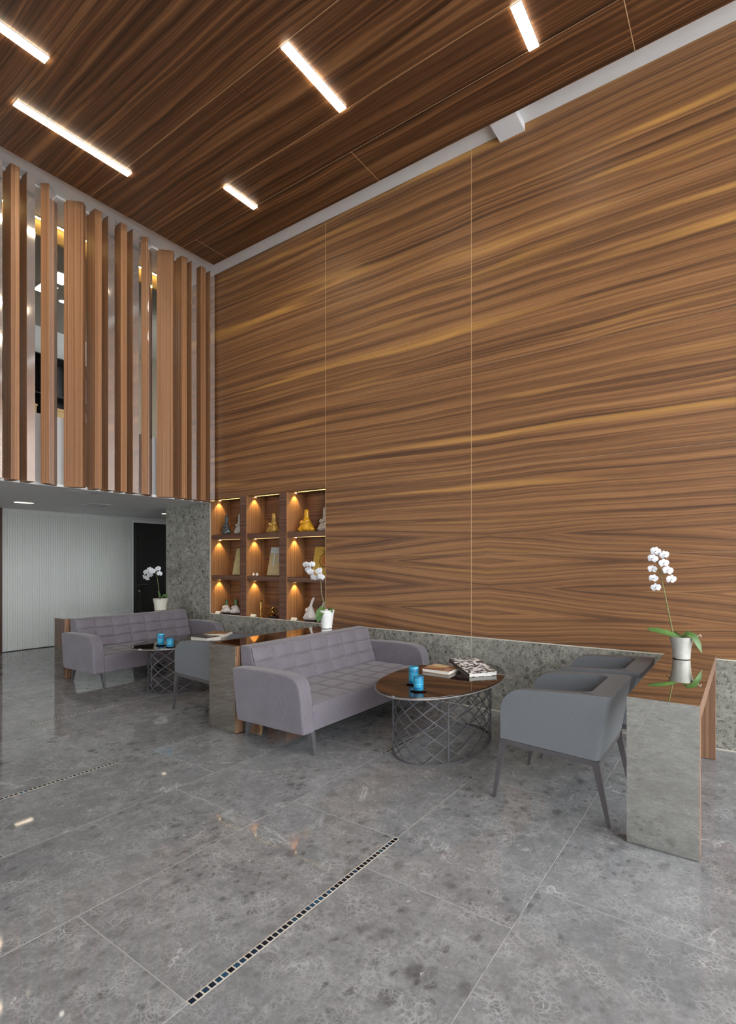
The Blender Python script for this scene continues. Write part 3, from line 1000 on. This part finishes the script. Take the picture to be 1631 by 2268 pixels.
# ------------------------------------------------------------------ armchairs
def make_chair():
    t = empty('armchair', (0, 0, 0))
    hy, th, xf, xr = 0.338, 0.075, -0.285, 0.275
    zb0, zb1, zt, rr = 0.375, 0.352, 0.712, 0.135
    lean = 0.062
    # stations along the U: front left -> back left -> back right -> front right
    st = []
    fr = [0, 0.002, 0.008, 0.018, 0.032, 0.05, 0.075, 0.105, 0.135, 0.20, 0.30, 0.40]
    for d in fr:
        st.append(((xf + d, -hy), (xf + d, -hy + th), d))
    ri = 0.06
    for k in range(5):
        a = k / 4 * PI / 2
        st.append(((xr - 0.03 + 0.03 * math.sin(a), -hy + 0.03 - 0.03 * math.cos(a)),
                   (xr - th - 0.03 - ri + ri * math.sin(a), -hy + th + ri - ri * math.cos(a)), 9))
    for k in range(5):
        a = k / 4 * PI / 2
        st.append(((xr - 0.03 + 0.03 * math.cos(a), hy - 0.03 + 0.03 * math.sin(a)),
                   (xr - th - 0.03 - ri + ri * math.cos(a), hy - th - ri + ri * math.sin(a)), 9))
    for d in fr[::-1]:
        st.append(((xf + d, hy), (xf + d, hy - th), d))
    v, f = [], []
    def zb(x):
        return zb0 + (zb1 - zb0) * (x - xf) / (xr - xf)
    def ln(x, z):
        w = max(0.0, (x - (xf + 0.15)) / (xr - xf - 0.15))
        return x + lean * w * (z - zb(x)) / (zt - zb(x))
    for (ox, oy), (ix, iy), d in st:
        zk = zt - 0.07 * max(0.0, 0.18 - ox)          # the arms fall slightly towards the front
        ztop = zk if d >= rr else zk - rr + math.sqrt(max(0, rr * rr - (rr - d) ** 2))
        for (x, y, z) in ((ox, oy, zb(ox)), (ox, oy, ztop), (ix, iy, ztop - 0.004), (ix, iy, zb(ix))):
            v.append((ln(x, z), y, z))
    n = len(st)
    for i in range(n - 1):
        for k in range(4):
            f.append((i * 4 + k, (i + 1) * 4 + k, (i + 1) * 4 + (k + 1) % 4, i * 4 + (k + 1) % 4))
    f += [(0, 1, 2, 3), tuple((n - 1) * 4 + k for k in (3, 2, 1, 0))]
    me = pyd('shell', v, f)
    smooth(me, 35)
    sh = link('shell', me, 'leather', t)
    bv = sh.modifiers.new('edge', 'BEVEL')
    bv.width = 0.009
    bv.segments = 3
    bv.harden_normals = True
    bv.limit_method = 'ANGLE'
    bv.angle_limit = math.radians(50)
    box('seat_cushion', (xf - 0.005, -hy + th + 0.002, 0.37), (xr - th - 0.02, hy - th - 0.002, 0.475), 'leather', t, 0.025, 3)
    # thin metal rail under the shell
    def rail(p, q, w=0.03, h=0.03):
        (x0, y0, z0), (x1, y1, z1) = p, q
        if abs(y1 - y0) < 1e-6:
            vv = [(x0, y0 - w / 2, z0 - h), (x1, y0 - w / 2, z1 - h), (x1, y0 + w / 2, z1 - h), (x0, y0 + w / 2, z0 - h),
                  (x0, y0 - w / 2, z0), (x1, y0 - w / 2, z1), (x1, y0 + w / 2, z1), (x0, y0 + w / 2, z0)]
        else:
            vv = [(x0 - w / 2, y0, z0 - h), (x0 + w / 2, y0, z0 - h), (x0 + w / 2, y1, z0 - h), (x0 - w / 2, y1, z0 - h),
                  (x0 - w / 2, y0, z0), (x0 + w / 2, y0, z0), (x0 + w / 2, y1, z0), (x0 - w / 2, y1, z0)]
        return pyd('rail', vv, [(0, 3, 2, 1), (4, 5, 6, 7), (0, 1, 5, 4), (1, 2, 6, 5), (2, 3, 7, 6), (3, 0, 4, 7)])
    for s in (-1, 1):
        link('rail', rail((xf, s * (hy - 0.018), zb0 - 0.002), (xr, s * (hy - 0.018), zb1 - 0.002)), 'chair_leg', t)
    link('rail', rail((xf + 0.02, -hy + 0.035, zb0 - 0.003), (xf + 0.02, hy - 0.035, 0)), 'chair_leg', t)
    link('rail', rail((xr - 0.02, -hy + 0.035, zb1 - 0.003), (xr - 0.02, hy - 0.035, 0)), 'chair_leg', t)
    for s in (-1, 1):
        link('leg', taper_mesh('leg', (xf + 0.018, s * (hy - 0.018), zb0 - 0.006), (xf - 0.045, s * 0.318, 0.0), (0.042, 0.032), (0.018, 0.016)), 'chair_leg', t)
        link('leg', taper_mesh('leg', (xr - 0.018, s * (hy - 0.018), zb1 - 0.006), (xr + 0.052, s * 0.318, 0.0), (0.042, 0.032), (0.018, 0.016)), 'chair_leg', t)
    return t


chair1 = make_chair()
chair1.location = (-0.93, 3.415, 0)
tag(chair1, 'slate-grey leather armchair nearest the camera, left of the mirror console', 'armchair', 'grey armchairs')
copy_thing(chair1, (-0.895, 4.222, 0), 0, 'slate-grey leather armchair behind the nearest one, by the marble plinth')
copy_thing(chair1, (-4.228, 3.415, 0), 0, 'slate-grey leather armchair of the farther group, left of the middle console')


# ------------------------------------------------------------------ coffee tables
def make_table():
    t = empty('coffee_table', (0, 0, 0))
    a, b, H = 0.33, 0.54, 0.505
    def ell(an, z, k=1.0):
        return Vector((a * k * math.cos(an), b * k * math.sin(an), z))
    N = 64
    top_pts = [(0.425 * math.cos(2 * PI * i / N), 0.735 * math.sin(2 * PI * i / N)) for i in range(N)]
    tp = link('top', prism_mesh('top', top_pts, H + 0.008, H + 0.022, 'Z', 0.004, 2), 'table_top', t)
    link('edge_band', tube_mesh('edge_band', [(0.4235 * math.cos(2 * PI * i / N), 0.7335 * math.sin(2 * PI * i / N), H + 0.007) for i in range(N)], 0.007, 8, True), 'table_edge', tp)
    for z in (0.006, H - 0.002):
        link('ring', tube_mesh('ring', [ell(2 * PI * i / N, z) for i in range(N)], 0.0075, 6, True), 'lattice', t)
    n, sweep = 15, 1.75
    for s in (-1, 1):
        for i in range(n):
            a0 = 2 * PI * i / n
            link('lattice_rod', tube_mesh('lattice_rod', [ell(a0 + s * sweep * k / 12, 0.006 + (H - 0.008) * k / 12) for k in range(13)], 0.0048, 4), 'lattice', t)
    for an in (PI * 0.25, PI * 0.75, PI * 1.25, PI * 1.75):
        link('upright', tube_mesh('upright', [ell(an, 0.004), ell(an, H)], 0.0075, 6), 'lattice', t)
    return t


TZ = 0.527
table1 = make_table()
table1.location = (-1.96, 3.78, 0)
tag(table1, 'nearer oval coffee table with dark glossy top and grey lattice base', 'coffee table', 'oval coffee tables')
copy_thing(table1, (-5.275, 3.84, 0), 0, 'farther oval coffee table with grey lattice base, left of the middle console')


def candle(loc, h, r, label):
    t = tag(empty('candle', loc), label, 'candle', 'turquoise candles')
    link('saucer', lathe_mesh('saucer', [(0.03, 0.0005), (0.046, 0.002), (0.060, 0.008), (0.059, 0.0095), (0.044, 0.005), (0.0, 0.005)], 28), 'saucer', t)
    link('wax', lathe_mesh('wax', [(r * 0.96, 0.006), (r, 0.01), (r, h * 0.55), (r * 0.985, h * 0.57), (r, h * 0.6), (r, h - 0.004), (r * 0.9, h), (r * 0.5, h - 0.003), (0.002, h - 0.004)], 28), 'candle', t)
    link('wick', tube_mesh('wick', [(0, 0, h - 0.005), (0.001, 0, h + 0.004), (0.003, 0, h + 0.010)], 0.0014, 5), 'black', t)
candle((-2.035, 3.435, TZ), 0.130, 0.036, 'taller turquoise candle on the nearer coffee table')
candle((-1.900, 3.275, TZ), 0.104, 0.036, 'shorter turquoise candle at the front of the nearer coffee table')
candle((-5.215, 3.385, TZ), 0.130, 0.036, 'taller turquoise candle on the farther coffee table')
candle((-5.015, 3.365, TZ), 0.098, 0.036, 'shorter turquoise candle on the farther coffee table')


def book(loc, sx, sy, h, rz, cov, spine, label, ry=0.0, rx=0.0):
    t = tag(empty('book', loc, rz), label, 'book', 'books on the coffee tables')
    t.rotation_euler = (rx, ry, rz)
    box('pages', (0.006, 0.004, 0.003), (sx - 0.004, sy - 0.004, h - 0.003), 'page', t)
    box('front_cover', (0, 0, h - 0.003), (sx, sy, h), cov, t, 0.001, 1)
    box('back_cover', (0, 0, 0), (sx, sy, 0.003), cov, t, 0.001, 1)
    box('spine', (0, 0, 0.003), (0.006, sy, h - 0.003), spine, t)
    return t
book((-2.20, 3.845, TZ), 0.25, 0.235, 0.030, 0.02, 'cover_brown', 'cover_brown', 'brown and cream book lying flat on the nearer coffee table')
# spine runs from the near corner back to the left, resting on the first book
b2 = book((-1.785, 3.865, TZ + 0.0005), 0.255, 0.36, 0.032, 0.92, 'cover_bw', 'spine', 'black-and-white patterned book leaning on the brown one on the nearer table', 0.0, 0.155)
book((-5.21, 3.76, TZ), 0.28, 0.21, 0.055, 0.05, 'cover_dark', 'black_spine', 'dark-covered book with pale page edges on the farther coffee table')
book((-5.36, 4.06, TZ), 0.26, 0.26, 0.040, 0.45, 'cover_gold', 'spine', 'ochre book behind the dark-covered one on the farther coffee table')


# ------------------------------------------------------------------ orchids
def leaf_mesh(name, pts, wid, fold=0.25, roll=0.75):
    """pts centre line, wid max half width"""
    v, f = [], []
    n = len(pts)
    P = [Vector(p) for p in pts]
    for i, p in enumerate(P):
        d = (P[min(i + 1, n - 1)] - P[max(i - 1, 0)]).normalized()
        sd = d.cross(Vector((0, 0, 1)))
        sd = sd.normalized() if sd.length > 1e-4 else Vector((0, 1, 0))
        if d.x > 0:
            sd = -sd
        up = sd.cross(d).normalized()
        if up.z < 0:
            up = -up
        sd, up = sd * math.cos(roll) + up * math.sin(roll), up * math.cos(roll) - sd * math.sin(roll)
        s = i / (n - 1)
        w = wid * (math.sin(PI * min(1, 0.15 + s * 0.85)) ** 0.6) * (1 if s < 0.97 else 0.25)
        for k in (-1, -0.5, 0, 0.5, 1):
            v.append(p + sd * w * k + up * (abs(k) * w * fold))
        for k in (-1, -0.5, 0, 0.5, 1):
            v.append(p + sd * w * k + up * (abs(k) * w * fold - 0.0022))
    for i in range(n - 1):
        for k in range(4):
            a, b = i * 10 + k, (i + 1) * 10 + k
            f.append((a, a + 1, b + 1, b))
            f.append((a + 5, b + 5, b + 6, a + 6))
        f.append((i * 10, (i + 1) * 10, (i + 1) * 10 + 5, i * 10 + 5))
        f.append((i * 10 + 4, i * 10 + 9, (i + 1) * 10 + 9, (i + 1) * 10 + 4))
    f += [(0, 5, 6, 1), (1, 6, 7, 2), (2, 7, 8, 3), (3, 8, 9, 4)]
    e = (n - 1) * 10
    f += [(e, e + 1, e + 6, e + 5), (e + 1, e + 2, e + 7, e + 6), (e + 2, e + 3, e + 8, e + 7), (e + 3, e + 4, e + 9, e + 8)]
    return pyd(name, v, f, 60)


def petal_verts(v, f, ang, length, width, curl, lift):
    base = len(v)
    n = 6
    ca, sa = math.cos(ang), math.sin(ang)
    for i in range(n + 1):
        s = i / n
        r = 0.10 * length + s * 0.9 * length
        w = width * (math.sin(PI * (0.08 + 0.88 * s)) ** 0.55) * (1 if i < n else 0.45)
        z = lift + curl * s * s
        for k in (-1, -0.33, 0.33, 1):
            x, y = r, w * k
            zz = z - 0.15 * width * k * k
            v.append((x * ca - y * sa, x * sa + y * ca, zz))
    for i in range(n):
        for k in range(3):
            a = base + i * 4 + k
            f.append((a, a + 1, a + 5, a + 4))


def flower_mesh():
    v, f = [], []
    for an in (PI / 2, PI / 2 + 2.3, PI / 2 - 2.3):        # sepals
        petal_verts(v, f, an, 0.036, 0.013, -0.006, 0.0)
    for an in (0.22, PI - 0.22):                            # broad petals
        petal_verts(v, f, an, 0.040, 0.022, -0.004, 0.0025)
    petal_verts(v, f, -PI / 2, 0.018, 0.008, 0.010, 0.004)  # lip
    me = bpy.data.meshes.new('flower')
    me.from_pydata(v, [], f)
    smooth(me, 80)
    return me


FL = flower_mesh()
FC = pyd('column', [(0.005 * math.cos(a) * s, 0.005 * math.sin(a) * s, z) for z, s in ((0.0, 0.8), (0.008, 1), (0.014, 0.4)) for a in [k * PI / 3 for k in range(6)]],
         [(i * 6 + k, i * 6 + (k + 1) % 6, (i + 1) * 6 + (k + 1) % 6, (i + 1) * 6 + k) for i in range(2) for k in range(6)] + [tuple(range(12, 18))], 60)


def orchid(loc, pot, stem, flowers, leaves, label, size=1.0, prof=None, roots=()):
    """all points are offsets in world axes from loc"""
    t = tag(empty('orchid_plant', loc), label, 'plant', 'potted white orchids')
    pp = prof or [(0.050, 0.0005), (0.056, 0.004), (0.057, 0.02), (0.058, 0.05), (0.062, 0.09), (0.070, 0.13), (0.078, 0.158), (0.075, 0.159), (0.068, 0.135), (0.0, 0.134)]
    pm = link('pot', lathe_mesh('pot', pp, 36), pot, t)
    ht = pp[-1][1]
    link('soil', lathe_mesh('soil', [(0.066, ht - 0.004), (0.062, ht + 0.006), (0.03, ht + 0.010), (0.001, ht + 0.008)], 20), 'soil', pm)
    link('stem', tube_mesh('stem', stem, [0.0056 - 0.003 * i / (len(stem) - 1) for i in range(len(stem))], 6), 'stem', t)
    for pts, w in leaves:
        link('leaf', leaf_mesh('leaf', pts, w), 'leaf', t)
    for pts in roots:
        link('root', tube_mesh('root', pts, 0.0035, 5), 'root', t)
    S = [Vector(s) for s in stem]
    for i, p in enumerate(flowers):
        p = Vector(p)
        near = min(S[1:], key=lambda s: (s - p).length + 0.4 * abs(s.z - p.z - 0.01))
        o = link('flower', FL, 'petal', t, p)
        d = Vector((0.45, -0.85, 0.05)) + (p - near) * 5 + Vector((R.uniform(-.35, .35), R.uniform(-.2, .2), R.uniform(-.35, .15)))
        d.normalize()
        qn = d.to_track_quat('Z', 'Y')
        o.rotation_mode = 'QUATERNION'
        o.rotation_quaternion = qn @ Matrix.Rotation(R.uniform(-0.3, 0.3), 3, 'Z').to_quaternion()
        sc = size * R.uniform(0.9, 1.12)
        o.scale = (sc, sc, sc)
        c = link('column', FC, 'bud', o)
        mid = (near + p) / 2 + Vector((0, 0, 0.006))
        link('stalk', tube_mesh('stalk', [near, mid, p - d * 0.004], 0.0013, 5), 'stem', t)
    return t


def off(base, pts, dy=None):
    return [(x - base[0], (dy[i] if dy else 0.0), z - base[2]) for i, (x, z) in enumerate(pts)]


b = (-0.374, 4.371, 0.752)
orchid(b, 'pot_grey', off(b, [(-0.39, 0.87), (-0.43, 0.944), (-0.47, 1.164), (-0.487, 1.261), (-0.508, 1.36), (-0.525, 1.458), (-0.531, 1.508)]),
       off(b, [(-0.534, 1.521), (-0.551, 1.468), (-0.479, 1.494), (-0.479, 1.435), (-0.557, 1.392), (-0.456, 1.383), (-0.548, 1.323), (-0.433, 1.318), (-0.534, 1.257)],
           [-0.02, -0.03, -0.02, -0.035, 0.0, -0.02, -0.02, -0.03, -0.01]),
       [([(-0.01, -0.02, 0.15), (-0.07, -0.03, 0.175), (-0.14, -0.04, 0.192), (-0.19, -0.05, 0.199), (-0.215, -0.055, 0.200)], 0.024),
        ([(0.0, -0.02, 0.15), (0.04, -0.03, 0.185), (0.075, -0.035, 0.17), (0.105, -0.04, 0.115), (0.128, -0.045, 0.055)], 0.026),
        ([(-0.01, 0.02, 0.15), (-0.05, 0.05, 0.17), (-0.09, 0.09, 0.165), (-0.11, 0.12, 0.15)], 0.022)],
       'white orchid in a grey pot on the right-hand console', 0.92,
       roots=([(0.02, 0, 0.14), (0.06, 0, 0.17), (0.09, 0, 0.178), (0.10, 0.0, 0.168), (0.115, 0.0, 0.182), (0.12, 0, 0.165)],))
b = (-3.62, 4.304, 0.735)
orchid(b, 'pot_white', off(b, [(-3.635, 0.87), (-3.646, 0.948), (-3.65, 0.983), (-3.69, 1.095), (-3.701, 1.23), (-3.72, 1.317), (-3.784, 1.374), (-3.849, 1.389)]),
       off(b, [(-3.901, 1.413), (-3.803, 1.413), (-3.884, 1.354), (-3.823, 1.33), (-3.806, 1.274), (-3.707, 1.343), (-3.682, 1.281), (-3.771, 1.267)],
           [-0.02, -0.03, 0.0, -0.03, -0.01, -0.03, -0.02, 0.0]),
       [([(0.0, -0.02, 0.17), (-0.01, -0.06, 0.205), (-0.02, -0.085, 0.17), (-0.025, -0.10, 0.11), (-0.03, -0.105, 0.07)], 0.045),
        ([(0.0, 0.0, 0.17), (0.04, -0.01, 0.205), (0.075, -0.02, 0.20), (0.10, -0.02, 0.175)], 0.026)],
       'white orchid in a white pot behind the nearer sofa', 1.05,
       [(0.052, 0.0005), (0.058, 0.004), (0.060, 0.03), (0.065, 0.08), (0.076, 0.15), (0.085, 0.196), (0.082, 0.197), (0.072, 0.17), (0.0, 0.168)],
       roots=([(-0.03, -0.03, 0.18), (-0.07, -0.04, 0.20), (-0.10, -0.04, 0.18), (-0.10, -0.04, 0.155), (-0.085, -0.04, 0.165)],))
b = (-6.94, 4.50, 0.735)
orchid(b, 'pot_cream', off(b, [(-6.96, 0.86), (-6.97, 0.906), (-6.976, 0.998), (-7.004, 1.136), (-7.039, 1.254), (-7.119, 1.307), (-7.236, 1.292)]),
       off(b, [(-7.33, 1.205), (-7.271, 1.285), (-7.224, 1.238), (-7.247, 1.191), (-7.2, 1.319), (-7.102, 1.3), (-7.154, 1.259), (-7.004, 1.338), (-6.937, 1.266)],
           [-0.02, -0.03, 0.0, -0.03, -0.01, -0.03, -0.02, 0.0, -0.02]),
       [([(0.0, 0.0, 0.16), (0.0, -0.02, 0.22), (-0.01, -0.03, 0.26), (0.0, -0.05, 0.275)], 0.03),
        ([(0.0, 0.0, 0.16), (0.05, 0.01, 0.21), (0.10, 0.02, 0.215), (0.15, 0.03, 0.19)], 0.03)],
       'white orchid in a cream pot on the far console, before the dark door', 1.25,
       [(0.076, 0.0005), (0.083, 0.004), (0.084, 0.03), (0.087, 0.08), (0.098, 0.13), (0.106, 0.166), (0.102, 0.167), (0.095, 0.15), (0.0, 0.148)])


# ------------------------------------------------------------------ things in the display recess
NB, NS1, NS2 = NZ0, 1.2453, 1.8223


def figurine(x, y, z, h, w, mat, label, neck=0.3, lean=0.0, base=None, top=None, wave=5, amp=0.16, hood=True):
    """robed bell-shaped ceramic figure with a wavy hem and a tall head-dress"""
    t = tag(empty('figurine', (x, y, z)), label, 'figurine')
    b0 = 0.0005
    if base:
        link('base', lathe_mesh('base', [(w * 0.42, 0.0005), (w * 0.45, 0.004), (w * 0.45, 0.012), (w * 0.42, 0.015)], 20, squash=0.7), base, t)
        b0 = 0.0155
    R0 = w / 2
    pr = [(0.55, 0.0), (0.80, 0.01), (1.0, 0.10), (0.97, 0.16), (0.80, 0.28), (0.60, 0.40), (0.46, 0.50), (0.40, 0.56)]
    link('robe', lathe_mesh('robe', [(R0 * r, b0 + h * k) for r, k in pr], 40, lambda i, a: 1 + (amp if i < 3 else amp * max(0, 0.6 - 0.12 * i)) * math.sin(wave * a + 0.7), 0.72), mat, t)
    hd = [(0.40, 0.555), (0.34, 0.62), (0.33, 0.70), (0.32, 0.80), (0.30, 0.90), (0.27, 0.97), (0.16, 1.0), (0.02, 1.0)]
    me = lathe_mesh('headdress', [(R0 * r * neck / 0.3, b0 + h * k) for r, k in hd], 24, None, 0.75)
    for vv in me.vertices:
        vv.co.x += lean * max(0, (vv.co.z - 0.55 * h)) ** 1.4
    link('headdress', me, top or mat, t)
    # folded arms across the robe
    pts = [(-R0 * 0.45, -R0 * 0.25, b0 + h * 0.50), (-R0 * 0.5, -R0 * 0.42, b0 + h * 0.40), (-R0 * 0.1, -R0 * 0.55, b0 + h * 0.38), (R0 * 0.25, -R0 * 0.5, b0 + h * 0.42), (R0 * 0.45, -R0 * 0.25, b0 + h * 0.50)]
    link('arms', tube_mesh('arms', pts, R0 * 0.11, 6), mat, t)
    return t


figurine(-6.12, 5.03, NS2, 0.275, 0.16, 'fig_dark', 'charcoal hooded figurine in the top-left display cell', 0.36, base='base_dark', amp=0.12)
figurine(-5.84, 5.03, NS2, 0.275, 0.17, 'fig_grey', 'silver-grey figurine half hidden in the top-left display cell', 0.26, base='base_dark')
figurine(-5.15, 5.03, NS2, 0.27, 0.23, 'fig_gold', 'gilded figurine in the top-middle display cell', 0.28)
figurine(-4.565, 5.03, NS2, 0.285, 0.235, 'fig_amber', 'amber yellow figurine in the top-right display cell', 0.28)
figurine(-4.255, 5.03, NS2, 0.295, 0.20, 'fig_silver', 'pale silver figurine cut by the right edge of the top-right display cell', 0.28)
figurine(-6.12, 5.03, NB, 0.185, 0.175, 'fig_white', 'white figurine with green top, left of the pair in the bottom-left display cell', 0.24, base='base_dark', top='green_glass', amp=0.2)
figurine(-5.92, 5.03, NB, 0.20, 0.175, 'fig_white', 'white figurine with green top, right of the pair in the bottom-left display cell', 0.26, base='base_dark', top='green_glass', amp=0.2)
figurine(-4.50, 5.03, NB, 0.285, 0.19, 'fig_white', 'tall white figurine in the bottom-right display cell', 0.20, lean=0.9, base='base_dark', amp=0.2)
figurine(-4.30, 5.03, NB, 0.235, 0.17, 'fig_white', 'white figurine behind the orchid pot in the bottom-right display cell', 0.22, lean=0.6, base='base_dark', amp=0.2)


def plaque(x, z, w, h, mat, label, kind):
    t = tag(empty('plaque', (x, 5.04, z)), label, 'plaque', 'leaning ceramic plaques')
    tilt = 0.22
    def tr(me):
        for vv in me.vertices:
            y, zz = vv.co.y, vv.co.z
            vv.co.y = y * math.cos(tilt) + zz * math.sin(tilt)
            vv.co.z = -y * math.sin(tilt) + zz * math.cos(tilt) + 0.006
        return me
    link('tablet', tr(box_mesh('tablet', (-w / 2, -0.022, 0), (w / 2, 0, h), 0.004, 2)), mat, t)
    if kind == 'drip':
        link('glaze_band', tr(box_mesh('glaze_band', (-w / 2 + 0.004, -0.026, h * 0.78), (w / 2 - 0.004, -0.021, h - 0.004), 0.002, 1)), 'relief_blue', t)
        for k, (dx, dl) in enumerate(((-0.06, 0.42), (0.03, 0.36), (0.105, 0.45))):
            me = tube_mesh('drip', [(dx, -0.022, h * 0.80), (dx, -0.024, h * 0.6), (dx + 0.004, -0.024, h * (0.78 - dl))], [0.012, 0.009, 0.012], 8)
            link('drip', tr(me), 'relief_blue', t)
            me = tube_mesh('arch', [(dx + 0.025 + 0.028 * math.cos(a), -0.022, h * 0.60 + 0.055 * math.sin(a)) for a in [PI * q_ / 8 for q_ in range(9)]], 0.005, 5)
            link('arch', tr(me), 'relief_brown' if k == 1 else 'plaque_beige', t)
    if kind == 'fruit':
        c = (0.045, h * 0.54)
        ring = [(c[0] + 0.085 * math.cos(2 * PI * i / 28), -0.023, c[1] + 0.085 * math.sin(2 * PI * i / 28)) for i in range(28)]
        link('fruit_outline', tr(tube_mesh('fruit_outline', ring, 0.0055, 6, True)), 'relief_brown', t)
        ring2 = [(c[0] + 0.06 * math.cos(2 * PI * i / 24), -0.0225, c[1] + 0.064 * math.sin(2 * PI * i / 24)) for i in range(24)]
        link('fruit_inner', tr(tube_mesh('fruit_inner', ring2, 0.0035, 6, True)), 'relief_amber', t)
        me = prism_mesh('fruit_fill', [(c[0] + 0.055 * math.cos(2 * PI * i / 20), c[1] + 0.058 * math.sin(2 * PI * i / 20)) for i in range(20)], -0.0235, -0.02, 'Y')
        link('fruit_fill', tr(me), 'relief_amber', t)
        cr = [(c[0] - 0.03, -0.023, c[1] + 0.085), (c[0] - 0.045, -0.023, c[1] + 0.135), (c[0] - 0.02, -0.023, c[1] + 0.115), (c[0], -0.023, c[1] + 0.14),
              (c[0] + 0.02, -0.023, c[1] + 0.115), (c[0] + 0.045, -0.023, c[1] + 0.135), (c[0] + 0.03, -0.023, c[1] + 0.085)]
        link('fruit_crown', tr(tube_mesh('fruit_crown', cr, 0.005, 6)), 'relief_brown', t)


plaque(-5.85, NS1, 0.27, 0.385, 'plaque_cream', 'cream ceramic plaque leaning in the middle-left display cell', 'plain')
plaque(-5.13, NS1, 0.30, 0.39, 'plaque_beige', 'beige plaque with pale blue drips in the central display cell', 'drip')
plaque(-4.33, NS1, 0.30, 0.385, 'plaque_yellow', 'yellow plaque with a round fruit in the middle-right display cell', 'fruit')

cs = tag(empty('candlestick', (-5.37, 5.0, NB)), 'thin brass candlestick in the bottom-middle display cell', 'candlestick')
link('foot', lathe_mesh('foot', [(0.045, 0.0005), (0.045, 0.006), (0.02, 0.012), (0.009, 0.02)], 20), 'brass', cs)
link('shaft', lathe_mesh('shaft', [(0.009, 0.018), (0.007, 0.06), (0.010, 0.1), (0.007, 0.14), (0.008, 0.205)], 12), 'brass', cs)
link('cup', lathe_mesh('cup', [(0.008, 0.203), (0.02, 0.208), (0.022, 0.222), (0.018, 0.222)], 16), 'brass', cs)
go = tag(empty('ornament', (-5.17, 5.03, NB)), 'small knotted brass ornament on a dark base in the bottom-middle cell', 'ornament')
link('base', lathe_mesh('base', [(0.07, 0.0005), (0.075, 0.005), (0.072, 0.018)], 20, squash=0.7), 'base_dark', go)
for k in range(3):
    a0 = k * PI / 3
    link('loop', tube_mesh('loop', [(0.042 * math.cos(u) * math.cos(a0), 0.042 * math.cos(u) * math.sin(a0), 0.072 + 0.052 * math.sin(u)) for u in [2 * PI * i / 18 for i in range(18)]], 0.007, 6, True), 'brass', go)
link('finial', lathe_mesh('finial', [(0.008, 0.118), (0.012, 0.128), (0.004, 0.146)], 10), 'brass', go)
for x, z, lab in ((-6.20, NB, 'small white card at the front of the bottom-left display cell'), (-5.46, NB, 'small white card at the front of the bottom-middle display cell'),
                  (-4.70, NB, 'small white card at the front of the bottom-right display cell')):
    tc_ = tag(empty('card', (x, 4.925, z)), lab, 'card')
    link('face', prism_mesh('face', [(0.0, 0.0005), (0.022, 0.036), (0.0235, 0.0345), (0.002, 0.0005)], -0.05, 0.05, 'X'), 'page', tc_)
    link('stand', prism_mesh('stand', [(0.045, 0.0005), (0.0235, 0.036), (0.0225, 0.0345), (0.043, 0.0005)], -0.05, 0.05, 'X'), 'page', tc_)
for x, lab in ((-5.475, 'small white ceramic bird, left of two in the central display cell'), (-5.405, 'small white ceramic bird, right of two in the central display cell')):
    bd = tag(empty('ornament', (x, 4.96, NS1)), lab, 'ornament')
    link('body', lathe_mesh('body', [(0.008, 0.0005), (0.022, 0.008), (0.026, 0.018), (0.018, 0.03), (0.004, 0.034)], 14, squash=0.7), 'fig_white', bd)
    link('head', lathe_mesh('head', [(0.003, 0.028), (0.010, 0.033), (0.010, 0.041), (0.003, 0.046)], 12), 'fig_white', bd)
